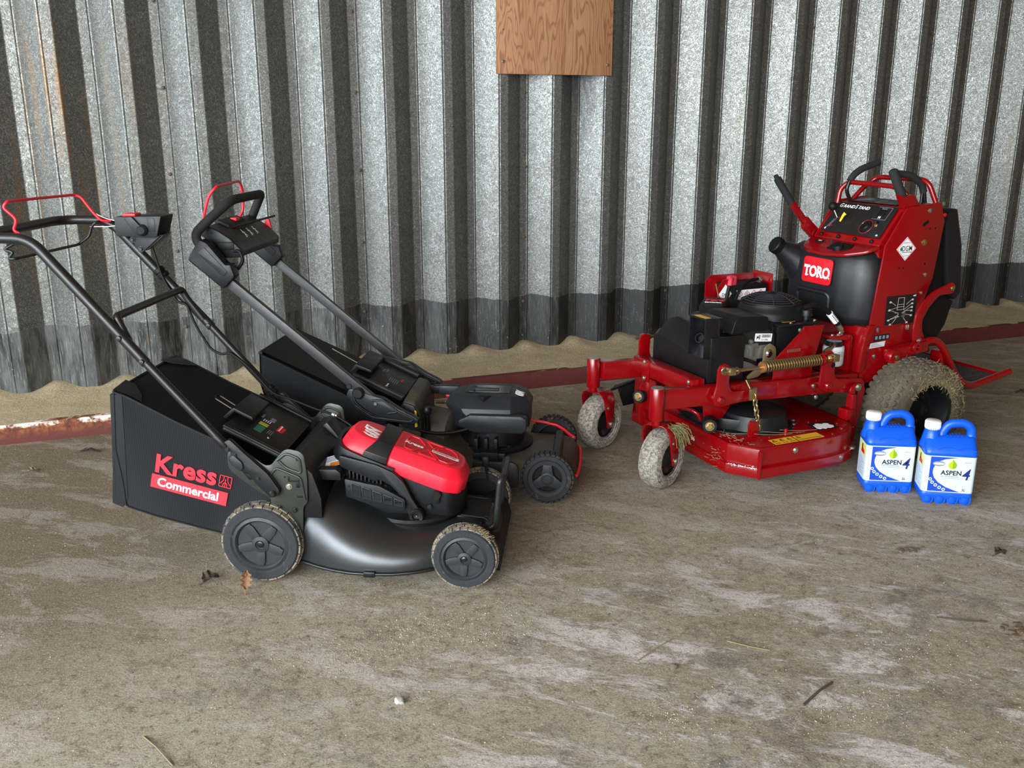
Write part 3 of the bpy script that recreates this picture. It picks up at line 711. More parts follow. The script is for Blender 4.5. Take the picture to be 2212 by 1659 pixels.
# motor and battery housing; tilted 20 degrees down towards the front
lathe('motor_base', [(0, .140), (.146, .140), (.152, .158), (.146, .166), (.120, .170), (0, .172)], (.425, 0, 0), (0, 0, 1), 'black_metal', m1, 44)
prism('motor_body', rpoly([(.235, -.098), (.55, -.098), (.585, -.06), (.585, .06), (.55, .098), (.235, .098), (.205, .06), (.205, -.06)], .02), 'z', .16, .27, 'soft_black', m1, .006)
TILT = math.radians(20.5)
HM = frame((.40, 0, .372), (math.cos(TILT), 0, -math.sin(TILT)), (0, 1, 0))    # u along the cover, v far, w up; origin on its top
def house_loop(u0, u1, w0, w1, half, r, front_r=None):
    pass
def hull(name, outline, w0, w1, mat, parent, bevel, ptsb=None):
    bm = bmesh.new(); A = [bm.verts.new(HM @ Vector((u, v, w0))) for u, v in outline]; B = [bm.verts.new(HM @ Vector((u, v, w1))) for u, v in (ptsb or outline)]
    n = len(A); bm.faces.new(A[::-1]); bm.faces.new(B)
    for i in range(n): bm.faces.new((A[i], A[(i + 1) % n], B[(i + 1) % n], B[i]))
    return fin(name, bm, mat, parent, bevel, 3, smooth=40)
# lower black tray
tray = [(-.180, -.050), (-.150, -.098), (.150, -.100), (.200, -.078), (.214, -.036), (.214, .036), (.200, .078), (.150, .100), (-.150, .098), (-.180, .050)]
hull('battery_tray', rpoly(tray, .02), -.14, -.055, 'black_plastic', m1, .004, rpoly([(u * 1.0, v * 1.0) for u, v in tray], .02))
# red front cover: faceted (vertical skirt, chamfer, flat top)
fc0 = rpoly([(-.030, -.108), (.165, -.108), (.212, -.080), (.226, -.035), (.226, .035), (.212, .080), (.165, .108), (-.030, .108)], .016)
fc1 = rpoly([(-.030, -.105), (.163, -.105), (.209, -.078), (.222, -.034), (.222, .034), (.209, .078), (.163, .105), (-.030, .105)], .016)
fc2 = rpoly([(-.030, -.076), (.160, -.076), (.185, -.058), (.196, -.028), (.196, .028), (.185, .058), (.160, .076), (-.030, .076)], .012)
bm = bmesh.new(); R = [[bm.verts.new(HM @ Vector((u, v, w))) for u, v in L] for L, w in ((fc0, -.072), (fc1, -.030), (fc2, 0.0))]
n = len(R[0])
for A, B in zip(R, R[1:]):
    for i in range(n): bm.faces.new((A[i], A[(i + 1) % n], B[(i + 1) % n], B[i]))
bm.faces.new(R[0][::-1]); bm.faces.new(R[-1])
cover = fin('battery_cover', bm, 'mower_red', m1, .003, 2, smooth=25)
TM = HM @ Matrix.Translation((0, 0, .0002))
pan = plate('cover_panel', rpoly([(-.020, -.066), (.158, -.066), (.186, -.026), (.186, .026), (.158, .066), (-.020, .066)], .010), TM, .0006, 'mower_red_dark', cover)
def ridge(pts): tube('cover_ridge', [HM @ Vector((u, v, .0016)) for u, v in pts], .0022, 'mower_red', cover, .006, 6)
ridge([(.0, .0125), (.006, .054), (.034, .056), (.060, .018)]); ridge([(.0, -.0165), (.004, -.056), (.030, -.058), (.052, -.020)])
ridge([(.085, .018), (.060, .056), (.118, .058), (.090, .018)]); ridge([(.072, -.020), (.050, -.060), (.112, -.060), (.080, -.020)])
ridge([(.170, .012), (.166, .034), (.144, .056), (.122, .054)]); ridge([(.170, -.018), (.166, -.036), (.148, -.056), (.120, -.056), (.092, -.020)])
ridge([(.122, .054), (.102, .018)])
text('lettering', 'Kress', .024, TM @ Matrix.Translation((-.004, -.009, .0010)), 'white_print', cover, bold=.03, sx=1.12, ext=.0004)
plate('emblem', rect(.070, .084, -.008, .007), TM @ Matrix.Translation((0, 0, .0006)), .0006, 'print_red', cover)
plate('lettering_panel', rect(.086, .176, -.0095, .0075), TM @ Matrix.Translation((0, 0, .0008)), .0006, 'white_print', cover)
text('lettering', 'Commercial', .0165, TM @ Matrix.Translation((.089, -.0065, .0015)), 'mower_red_dark', cover, bold=.012, sx=.93, ext=.0004)
# black strap
st0 = [(-.072, -.111), (-.016, -.111), (-.022, -.082), (-.022, .082), (-.016, .111), (-.072, .111), (-.066, .082), (-.066, -.082)]
bm = bmesh.new()
def band(bm, prof, halfs):
    """prof: list of (half width, w); u-range given per level"""
    L = []
    for (v, w, u0, u1) in prof: L.append([bm.verts.new(HM @ Vector((u0, v, w))), bm.verts.new(HM @ Vector((u1, v, w)))])
    for a, b in zip(L, L[1:]): bm.faces.new((a[0], a[1], b[1], b[0]))
prof = [(-.1085, -.085, -.110, -.022), (-.108, -.034, -.105, -.030), (-.080, .004, -.080, -.028), (.080, .004, -.080, -.028), (.108, -.034, -.105, -.030), (.1085, -.085, -.110, -.022)]
low = [(v * .97, w - .008, a, b) for v, w, a, b in prof]
T1 = [[bm.verts.new(HM @ Vector((u, v, w))) for u in (a, b)] for v, w, a, b in prof]; T2 = [[bm.verts.new(HM @ Vector((u, v, w))) for u in (a, b)] for v, w, a, b in low]
for i in range(len(prof) - 1):
    bm.faces.new((T1[i][0], T1[i][1], T1[i + 1][1], T1[i + 1][0])); bm.faces.new((T2[i][1], T2[i][0], T2[i + 1][0], T2[i + 1][1]))
    bm.faces.new((T1[i][1], T2[i][1], T2[i + 1][1], T1[i + 1][1])); bm.faces.new((T2[i][0], T1[i][0], T1[i + 1][0], T2[i + 1][0]))
bm.faces.new((T1[0][0], T2[0][0], T2[0][1], T1[0][1])); bm.faces.new((T1[-1][1], T2[-1][1], T2[-1][0], T1[-1][0]))
fin('cover_strap', bm, 'black_plastic', m1, .002, 2, smooth=30)
# rear red section with 60V
rc0 = rpoly([(-.190, -.055), (-.160, -.098), (-.075, -.100), (-.075, .100), (-.160, .098), (-.190, .055)], .022)
rc1 = rpoly([(-.182, -.050), (-.155, -.086), (-.075, -.088), (-.075, .088), (-.155, .086), (-.182, .050)], .020)
rc2 = rpoly([(-.165, -.042), (-.140, -.066), (-.075, -.072), (-.075, .072), (-.140, .066), (-.165, .042)], .018)
bm = bmesh.new(); R = [[bm.verts.new(HM @ Vector((u, v, w))) for u, v in L] for L, w in ((rc0, -.062), (rc1, -.034), (rc2, -.006))]; n = len(R[0])
for A, B in zip(R, R[1:]):
    for i in range(n): bm.faces.new((A[i], A[(i + 1) % n], B[(i + 1) % n], B[i]))
bm.faces.new(R[0][::-1]); bm.faces.new(R[-1])
rear = fin('rear_cover', bm, 'mower_red', m1, .003, 2, smooth=25)
VM = HM @ Matrix.Translation((-.086, -.052, -.0058)) @ Matrix.Rotation(PI / 2, 4, 'Z')
text('lettering', '60V', .066, VM, 'white_print', rear, bold=.028, sx=.74, ext=.0006)
text('lettering', 'MAX', .014, HM @ Matrix.Translation((-.128, .0, -.0050)) @ Matrix.Rotation(PI / 2, 4, 'Z'), 'white_print', rear, bold=.03, ext=.0006)
# black carrying frame: band round the rear and an arm down to the pivot knob
bandp = [(-.205, -.050), (-.178, -.106), (-.10, -.118), (.0, -.120)]
loop = [(.0, .120), (-.10, .118), (-.178, .106), (-.205, .050), (-.205, -.050), (-.178, -.106), (-.10, -.118), (.0, -.120)]
pts = [p for p in fillet([(u, v, 0) for u, v in loop], .05, 6)]
loops = []
for p in pts:
    inn = Vector((p.x, p.y, 0)); d = Vector((-.04, 0, 0)) - Vector((p.x, p.y, 0)); d = Vector((0 if p.x > -.12 else .012, -math.copysign(.010, p.y) if abs(p.y) > .03 else 0, 0)) if True else d
    loops.append([HM @ Vector((p.x, p.y, -.052)), HM @ Vector((p.x, p.y, -.098)), HM @ Vector((p.x + d.x, p.y + d.y, -.098)), HM @ Vector((p.x + d.x, p.y + d.y, -.052))])
fr = loft('carry_frame', loops, 'black_plastic', m1, True, 30, .002)
for s in (-1, 1):
    y0, y1 = (-.1275, -.110) if s < 0 else (.110, .1275)
    prism('frame_arm', rpoly([(.215, .366), (.33, .338), (.385, .312), (.415, .280), (.438, .228), (.468, .180), (.452, .160), (.430, .166), (.412, .205), (.395, .245), (.372, .272), (.340, .290), (.318, .282), (.300, .296), (.215, .328)], .010), 'y', y0, y1, 'black_plastic', fr, .003)
    c = (.450, -.128 if s < 0 else .128, .176)
    lathe('pivot_knob', [(0, .004), (.003, .004), (.004, .002), (.011, .003), (.013, .010), (.020, .012), (.0235, .008), (.0235, -.012), (0, -.012)], c, (0, s, 0), 'black_plastic', fr, 28)
    disc('rivet', (c[0], c[1] + s * .003, c[2]), (0, s, 0), .0025, .002, 'zinc', fr, 10)
# vent grille on the near side (and far side)
for s in (-1, 1):
    y0, y1 = (-.142, -.10) if s < 0 else (.10, .142)
    vg = prism('vent_housing', rpoly([(.232, .296), (.300, .282), (.340, .275), (.418, .232), (.418, .202), (.408, .194), (.330, .205), (.236, .238)], .006), 'y', y0, y1, 'black_plastic', m1, .003)
    yo = -.1445 if s < 0 else .1425
    for k in range(5):
        xa = .256 + .0325 * k; xb = xa + .025; f = lambda x: .288 - (x - .256) * .36; g = lambda x: .2385 - (x - .256) * .215
        fr_pts = rpoly([(xa, f(xa) - .004), (xb, f(xb) - .004), (xb, g(xb) + .006), (xa, g(xa) + .006)], .003)
        gr = prism('vent_opening', fr_pts, 'y', yo + .001, yo + .002, 'soft_black', vg, 0)
        if s < 0:
            tube('vent_frame', [(x, yo, z) for x, z in fr_pts], .0014, 'wheel_grey', vg, 0, 5, closed=True)
            bm = bmesh.new()
            for j in range(9):
                z = g(xa) + .010 + j * (f(xb) - g(xa) - .016) / 9; abox(bm, xa + .002, xb - .001, yo + .0002, yo + .0012, z, z + .0022)
            fin('vent_louvres', bm, 'black_plastic', vg, 0, smooth=0)
    if s < 0:
        disc('screw', (.246, -.142, .272), (0, -1, 0), .0035, .001, 'soft_black', vg, 10)
bm = bmesh.new()
for k in range(9):
    x = .242 + .012 * k; z = .318 - .2 * (x - .242); abox(bm, x, x + .0055, -.124, -.100, z - .035, z)
fin('cooling_fins', bm, 'black_plastic', m1, .001)
bolt('bolt', (.352, -.118, .262), (0, -1, 0), .006, 'black_metal', m1); bolt('bolt', (.487, -.105, .196), (0, -1, 0), .006, 'black_metal', m1)
lathe('cover_latch', [(0, .008), (.011, .008), (.013, .004), (.013, 0)], (.512, -.106, .238), (0, -1, 0), 'gloss_black', m1, 16)
prism('cover_latch', rpoly([(.498, .212), (.508, .206), (.518, .214), (.520, .240), (.512, .252), (.502, .248)], .005), 'y', -.112, -.104, 'soft_black', m1, .002)
# front of the deck: hoop, apron, height lever
tube('front_hoop', [(.640, -.092, .122), (.690, -.092, .128), (.704, -.092, .283), (.714, -.080, .292), (.714, .080, .292), (.704, .092, .283), (.690, .092, .128), (.640, .092, .122)], .0100, 'tube_black', m1, [0, .022, .012, .016, .016, .012, .022, 0], 12, 6)
loft('front_apron', [[(.560, y, .150 - .04 * (abs(y) / .2) ** 3), (.62, y, .146 - .03 * (abs(y) / .2) ** 3), (.665, y, .134), (.702, y, .098), (.715, y, .045), (.700, y, .044), (.66, y, .10), (.56, y, .11)] for y in (-.215, -.205, -.13, -.12, 0, .12, .13, .205, .215)], 'soft_black', m1, True, 35, .003)
box('axle_cover', .575, .65, -.214, -.10, .140, .152, 'soft_black', m1, .005)
box('front_grille', .565, .665, -.07, .07, .146, .156, 'soft_black', m1, .004)
for s in (-1, 1): tube('grille_rail', [(.58, s * .075, .160), (.655, s * .075, .152), (.668, s * .078, .142)], .004, 'soft_black', m1, .01, 8)
hl = tube('height_lever', [(.635, .205, .17), (.630, .205, .215), (.628, .203, .235)], .005, 'soft_black', m1, 0, 8)
box('lever_grip', .616, .640, .196, .210, .215, .252, 'soft_black', hl, .006)
# ---------------------------------------------------------------- rear mower (all dark, octagonal motor cap)
# local axes as before; origin under the front axle
m2 = empty('lawn_mower', (1.3430, 3.0922, 0), math.radians(-26))
tag(m2, 'second lawn mower, all black, with octagonal motor cap, behind the red covered one', 'lawn mower')

def three_spoke_wheel(parent, c, r, w, side):
    ax = Vector((0, side, 0)); c = Vector(c); u, v, wv = basis(ax)
    rim = r * .74
    wh = lathe('wheel', [(rim * .72, -.004), (rim * .78, .002), (rim * .97, .003), (rim * 1.02, -.003), (rim * 1.02, -w), (rim * .9, -w), (rim * .72, -.012), (rim * .72, -.004)], c, ax, 'wheel_grey', parent, 40)
    bm = bmesh.new(); rt = r - .005
    alathe(bm, [(rim * .98, .0), (rim * 1.05, .005), (rt * .95, .004), (rt, -.006), (rt, -w + .006), (rt * .95, -w - .003), (rim * .98, -w)], c, ax, 44)
    for k in range(30):
        for row in range(2):
            a0 = 2 * PI * (k + .5 * row + .1) / 30; a1 = 2 * PI * (k + .5 * row + .75) / 30; h0, h1 = [(.001, -w * .5), (-w * .5, -w)][row]
            vs_ = []
            for rr in (rt - .002, r):
                for a in (a0, a1):
                    for h in (h0, h1): vs_.append(bm.verts.new(c + wv * h + (u * math.cos(a + (h * 3 if row else -h * 3)) + v * math.sin(a + (h * 3 if row else -h * 3))) * rr))
            for f in ((0, 1, 3, 2), (4, 6, 7, 5), (0, 4, 5, 1), (2, 3, 7, 6), (0, 2, 6, 4), (1, 5, 7, 3)): bm.faces.new([vs_[i] for i in f])
    fin('tyre', bm, 'tyre_plain', wh, 0, smooth=30)
    for k in range(3):
        a = 2 * PI * k / 3 + PI / 2; d = Vector((math.cos(a), 0, math.sin(a))); s = Vector((-math.sin(a), 0, math.cos(a)))
        M = frame(c - wv * .010, d, s)
        if M.col[2].xyz.dot(wv) < 0: M = frame(c - wv * .010, d, -s)
        plate('spoke', [(rim * .15, -rim * .33), (rim * .45, -rim * .26), (rim * .76, -rim * .22), (rim * .76, rim * .22), (rim * .45, rim * .26), (rim * .15, rim * .33)], M, .013, 'wheel_grey', wh, .002)
    lathe('hub_cap', [(rim * .36, -.008), (rim * .34, .004), (rim * .26, .006), (rim * .25, .004), (rim * .22, .004), (rim * .21, .007), (0, .008)], c, ax, 'wheel_grey', wh, 28)
    lathe('wheel_back', [(0, -.016), (rim * .98, -.016), (rim * .98, -.022), (0, -.022)], c, ax, 'soft_black', wh, 28)
    return wh
for y, s in ((-.235, -1), (.235, 1)):
    three_spoke_wheel(m2, (-.014, y, .096), .096, .044, s); three_spoke_wheel(m2, (-.575, y * 1.03, .118), .118, .046, s)

deck_mesh('deck', [(-.50, .20, .20, .10, 4), (-.495, .215, .215, .215, 4), (-.44, .232, .23, .215, 3.2), (-.38, .24, .24, .195, 3), (-.30, .244, .244, .168, 3), (-.22, .244, .244, .155, 3.2), (-.14, .238, .238, .150, 3.4), (-.09, .20, .20, .150, 3.6),
                   (-.03, .185, .185, .150, 4), (.03, .18, .18, .148, 4), (.065, .178, .178, .135, 4), (.088, .17, .17, .10, 4), (.095, .165, .165, .055, 4)], 'deck_brown', m2)
loft('front_rib', [[(-.004, y, .146), (.004, y, .172), (.026, y, .174), (.036, y, .148)] for y in (-.205, -.19, -.1, 0, .08, .095)], 'charcoal', m2, True, 30, .003)
prism('side_panel', rpoly([(-.285, .160), (-.135, .160), (-.118, .145), (-.118, .062), (-.285, .062)], .012), 'y', -.252, -.236, 'charcoal', m2, .004)
tube('front_trim', [(.090, -.165, .085), (.098, -.12, .088), (.102, 0, .090), (.098, .12, .088), (.085, .17, .085)], .006, 'mower_red', m2, .03, 8)
fr_ = loft('red_guard', [[(x, .165, z), (x, .180, z), (x, .180, z - h), (x, .165, z - h)] for x, z, h in ((-.11, .188, .007), (-.05, .182, .008), (.0, .172, .009), (.03, .156, .013), (.064, .128, .020), (.076, .120, .010))], 'mower_red', m2, True, 30, .001)
bolt('bolt', (.066, .165, .116), (0, -1, 0), .004, 'zinc', fr_)
# motor: flange, neck, octagonal cap
lathe('motor_flange', [(0, .14), (.150, .14), (.152, .160), (.140, .170), (0, .170)], (-.235, 0, 0), (0, 0, 1), 'soft_black', m2, 44)
lathe('motor_neck', [(.125, .165), (.122, .20), (.118, .26), (0, .26)], (-.24, 0, 0), (0, 0, 1), 'gloss_black', m2, 40)
def octo(x0, x1, y0, y1, c, z): return [(x0 + c, y0, z), (x1 - c, y0, z), (x1, y0 + c, z), (x1, y1 - c, z), (x1 - c, y1, z), (x0 + c, y1, z), (x0, y1 - c, z), (x0, y0 + c, z)]
cap = loft('motor_cap', [octo(-.375, -.105, -.128, .128, .07, .232), octo(-.385, -.092, -.140, .138, .075, .238), octo(-.385, -.092, -.140, .138, .075, .285), octo(-.405, -.088, -.128, .135, .07, .305), octo(-.412, -.088, -.124, .132, .07, .318), octo(-.372, -.112, -.080, .11, .05, .352), octo(-.362, -.122, -.070, .10, .05, .354)], 'charcoal', m2, True, 22, .002)
prism('cap_brow', [(-.350, .282), (-.305, .303), (-.115, .303), (-.096, .290), (-.096, .250), (-.112, .234), (-.292, .234), (-.350, .262)], 'y', -.152, -.10, 'charcoal', cap, .008)
raw('cap_window', [(-.34, -.03, .3555), (-.17, -.03, .3555), (-.17, .07, .3555), (-.34, .07, .3555)], [(0, 1, 2, 3)], 'glass_dark', cap)
plate('cap_latch', rect(-.32, -.215, .0, .022), Matrix.Translation((0, 0, .3555)), .005, 'wheel_grey', cap, .002)
plate('cap_latch', rect(-.325, -.305, -.03, .05), Matrix.Translation((0, 0, .3555)), .004, 'wheel_grey', cap, .002)
prism('cap_notch', [(-.285, -.078), (-.262, -.100), (-.238, -.078), (-.238, -.060), (-.285, -.060)], 'z', .335, .356, 'soft_black', cap, .002)
CMx, CMy = Vector((0, 1, -.02)), Vector((-1, 0, .0))
text('lettering', '60V', .046, frame((-.116, -.060, .3530), (0, 1, 0), (-1, 0, .25)), 'white_print', cap, bold=.03, ext=.0006, sx=.8)
for x in (-.284, -.247, -.211): box('rib', x - .007, x + .007, -.152, -.10, .15, .212, 'black_plastic', m2, .002)
box('latch_block', -.292, -.172, -.188, -.145, .128, .170, 'black_plastic', m2, .004)
box('latch_block', -.265, -.195, -.192, -.14, .126, .174, 'soft_black', m2, .004)
disc('flange_bolt', (-.335, -.045, .160), (0, 0, 1), .014, .016, 'deck_brown', m2, 16); disc('flange_bolt', (-.165, -.105, .160), (0, 0, 1), .013, .016, 'black_metal', m2, 16)
# rear hump, bar, lever, spring
hump = loft('rear_hump', [[(-.575, y, .22), (-.562, y, .330), (-.545, y, .362 + .02 * k + .05 * max(y, 0)), (-.508, y, .352 + .02 * k + .05 * max(y, 0)), (-.488, y, .30), (-.486, y, .20)] for y, k in ((-.165, -.6), (-.15, 0), (.12, 0), (.135, -.6))], 'deck_brown', m2, True, 30, .006)
prism('hump_cheek', rpoly([(-.562, .335), (-.545, .350), (-.508, .338), (-.492, .30), (-.492, .24), (-.555, .255)], .006), 'y', -.174, -.162, 'charcoal', m2, .003)
prism('caution_sticker', [(-.506, .325), (-.499, .318), (-.497, .262), (-.506, .258)], 'y', -.176, -.1735, 'knob_yellow', m2, 0)
box('side_bar', -.49, -.384, .112, .148, .302, .334, 'black_plastic', m2, .004)
box('side_bar', -.466, -.384, .110, .150, .300, .336, 'charcoal', m2, .004)
tube('red_stub', [(-.44, .14, .29), (-.425, .14, .287)], .010, 'mower_red', m2, 0, 10)
lv = tube('adjust_lever', [(-.47, -.12, .23), (-.470, -.12, .298)], .009, 'soft_black', m2, 0, 10)
lathe('lever_grip', [(0, .032), (.012, .030), (.017, .020), (.016, .008), (.010, 0), (0, 0)], (-.470, -.12, .290), (0, 0, 1), 'black_plastic', lv, 18)
bm = bmesh.new(); hel = [(-.470 + .04 * t, .05 + .006 * math.cos(t * 2 * PI * 7), .288 + .006 * math.sin(t * 2 * PI * 7)) for t in [i / 70 for i in range(71)]]
atube(bm, hel, .0013, 5); fin('return_spring', bm, 'black_metal', m2, 0)
lathe('rear_chute', [(.085, -.1), (.09, -.02), (.085, .06), (.07, .07), (0, .07)], (-.44, -.03, .20), (1, -.3, 0), 'deck_brown', m2, 30)
tube('power_cable', [(-.60, -.16, .285), (-.545, -.17, .268), (-.50, -.165, .245), (-.44, -.155, .228), (-.36, -.145, .232), (-.30, -.135, .250), (-.27, -.11, .26)], .0065, 'soft_black', m2, .03, 8)
# brackets, handle tubes
brk2 = [(-.722, .428), (-.735, .400), (-.712, .372), (-.705, .350), (-.640, .312), (-.490, .300), (-.470, .312), (-.486, .325), (-.540, .352), (-.600, .392), (-.640, .402), (-.690, .418)]
for s in (-1, 1):
    y0, y1 = (-.266, -.236) if s < 0 else (.236, .266)
    b = prism('side_bracket', rpoly(brk2, .012), 'y', y0, y1, 'charcoal', m2, .004)
    yo = y0 - .001 if s < 0 else y0 - .001
    tube('bracket_rib', [(-.700, yo, .365), (-.640, yo, .322), (-.505, yo, .309), (-.490, yo, .318), (-.560, yo, .352)], .004, 'charcoal', b, .015, 8)
    tube('bracket_rib', [(-.640, yo, .385), (-.600, yo, .388), (-.545, yo, .345), (-.585, yo, .338)], .004, 'charcoal', b, .012, 8, closed=False)
    disc('bolt', (-.628, yo, .373), (0, -1, 0), .006, .004, 'zinc', b, 12)
    ht = sqtube('handle_tube', [(-.575, s * .25, .328), (-1.15, s * .25, .812)], .024, .034, 'tube_grey', m2, .0015)
    if s < 0:
        lathe('lock_knob', [(0, .018), (.016, .018), (.021, .012), (.021, 0)], (-.688, -.264, .412), (0, -1, 0), 'black_plastic', b, 20)
        disc('pivot_boss', (-.722, -.258, .434), (0, -1, 0), .010, .008, 'black_plastic', b, 14)
    # grip sleeve at the top of each tube
    prism('grip_sleeve', rpoly([(-1.150, .778), (-1.105, .822), (-1.118, .866), (-1.135, .862), (-1.195, .938), (-1.222, .950), (-1.262, .893), (-1.268, .878)], .008), 'y', s * .25 - .026, s * .25 + .026, 'black_plastic', m2, .005)
    prism('sleeve_panel', rpoly([(-1.145, .822), (-1.128, .840), (-1.205, .925), (-1.232, .905)], .004), 'y', s * .25 - .029, s * .25 - .022, 'charcoal', m2, .002)
tube('brake_cable', [(-.71, -.262, .40), (-.70, -.268, .375), (-.665, -.268, .345), (-.62, -.266, .322), (-.56, -.262, .315), (-.50, -.23, .30)], .005, 'soft_black', m2, .02, 8)
tube('cable_guide', [(-.575, -.262, .34), (-.545, -.262, .352), (-.52, -.262, .345), (-.55, -.262, .325), (-.575, -.262, .34)], .003, 'charcoal', m2, .004, 6)
tube('control_loop', [(-1.225, -.25, .915), (-1.250, -.245, .962), (-1.210, -.225, 1.005), (-1.148, -.145, 1.074), (-1.150, .165, 1.072), (-1.172, .20, 1.050), (-1.225, .235, .965), (-1.225, .25, .915)], .0165, 'foam_black', m2, [0, .03, .03, .045, .045, .03, .03, 0], 14, 6)
con = loft('control_console', [[(-1.245, y, .955), (-1.220, y, .990), (-1.175, y, .968), (-1.140, y, .945), (-1.100, y, .905), (-1.105, y, .880), (-1.17, y, .875), (-1.215, y, .93)] for y in (-.205, -.19, .185, .20)], 'black_plastic', m2, True, 30, .005)
loft('console_ridge', [[(-1.238, y, .975), (-1.222, y, 1.000), (-1.180, y, .982), (-1.178, y, .965)] for y in (-.10, -.09, .07, .08)], 'soft_black', con, True, 30, .004)
box('start_button', -1.212, -1.186, -.012, .022, .984, .998, 'mower_red', con, .004)
box('console_slot', -1.185, -1.125, -.209, -.15, .905, .935, 'soft_black', con, .006)
prism('side_lever', rpoly([(-1.165, .93), (-1.15, .975), (-1.138, .972), (-1.13, .93)], .004), 'y', .195, .212, 'mower_red', con, .003)
for i, y in enumerate((-.075, -.02, .035)):
    bm = bmesh.new(); M_ = frame((-1.128, y, .9365), (0, 1, 0), (-.66, 0, .62))
    strokes(bm, M_, [((.012, .030), (.012, .016)), ((.012, .016), (.006, .004)), ((.012, .016), (.019, .004)), ((.004, .022), (.012, .025)), ((.012, .025), (.021, .019)), ((.012, .033), (.012, .0345)), ((0, 0), (.008, 0))], .0026, .0006)
    fin('print_figure', bm, 'white_print', con, 0, smooth=0)
tube('blade_bail', [(-1.235, -.200, .985), (-1.226, -.200, 1.03), (-1.205, -.200, 1.092), (-1.176, -.195, 1.124), (-1.222, .14, 1.122), (-1.236, .20, 1.084), (-1.240, .20, 1.003), (-1.256, .185, .972)], .0050, 'mower_red', m2, .03, 9)
tube('tie_rod', [(-1.206, -.205, .964), (-1.115, .200, .985)], .0042, 'tube_black', m2, 0, 9)
tube('cable_loop', [(-1.13, -.20, .90), (-1.108, -.205, .905), (-1.095, -.205, .87), (-1.118, -.205, .838), (-1.135, -.21, .842)], .0065, 'soft_black', m2, .02, 9)
# bag and rear door
bs2 = [(-1.065, .530), (-1.070, .42), (-1.04, .30), (-.98, .22), (-.80, .16), (-.62, .15), (-.60, .30), (-.70, .36), (-.85, .432), (-1.0, .505)]
def bl2(y, k): return [(-.82 + (x + .82) * k, y, .33 + (z - .33) * k) for x, z in bs2]
bag2 = loft('grass_bag', [bl2(y, k) for y, k in ((-.205, .975), (-.210, .99), (-.20, 1.0), (-.1, 1.01), (.1, 1.01), (.20, 1.0), (.21, .99), (.205, .975))], 'mesh_fabric', m2, True, 30)
tube('piping', [(-1.058, -.206, .527), (-1.0, -.209, .503), (-.85, -.209, .430), (-.70, -.209, .358)], .004, 'bag_fabric', bag2, 0, 6)
tube('frame_bar', [(-1.062, -.20, .532), (-1.055, .20, .530)], .008, 'bag_fabric', bag2, 0, 8)
raw('top_cover', [(-1.055, -.195, .537), (-1.055, .195, .537), (-.74, .195, .393), (-.74, -.195, .393)], [(0, 1, 2, 3)], 'bag_fabric', bag2)
A0, A1 = Vector((-.745, 0, .432)), Vector((-.560, 0, .345)); du = (A1 - A0).normalized()
D2 = frame(A0, du, (0, 1, 0)); L2 = (A1 - A0).length
door2 = plate('rear_door', rect(0, L2, -.15, .16, .01), D2, .012, 'black_plastic', m2, .003)
for a, b in ((-.155, -.138), (.148, .165)): plate('door_rim', rect(0, L2, a, b, .003), D2 @ Matrix.Translation((0, 0, .010)), .014, 'black_plastic', door2, .003)
loft('door_grip', [[D2 @ Vector(p) for p in ((-.02, v, -.004), (-.012, v, .040), (.050, v, .044), (.056, v, .034), (.0, v, .026))] for v in (-.10, .12)], 'black_plastic', door2, True, 30, .002)
def on2(u, v): return D2 @ Matrix.Translation((u, v, .0122)) @ Matrix.Rotation(PI / 2, 4, 'Z')
text('lettering', 'Kress', .014, on2(.165, .02), 'print_red', door2, bold=.02, ext=.0003)
for i in range(5): plate('sticker', rect(.118 + .008 * i, .120 + .008 * i, -.03, .015), D2 @ Matrix.Translation((0, 0, .0121)), .0006, 'label_grey', door2)
text('lettering', 'KRS CE', .012, on2(.095, .05), 'label_grey', door2, ext=.0003); text('lettering', '60V max', .010, on2(.082, .04), 'label_grey', door2, ext=.0003); text('lettering', 'Dynamo', .012, on2(.128, -.10), 'white_print', door2, ext=.0003)
tube('bag_hook', [D2 @ Vector((-.02, .0, .012)), D2 @ Vector((-.13, .0, .02))], .0018, 'zinc', m2, 0, 6)
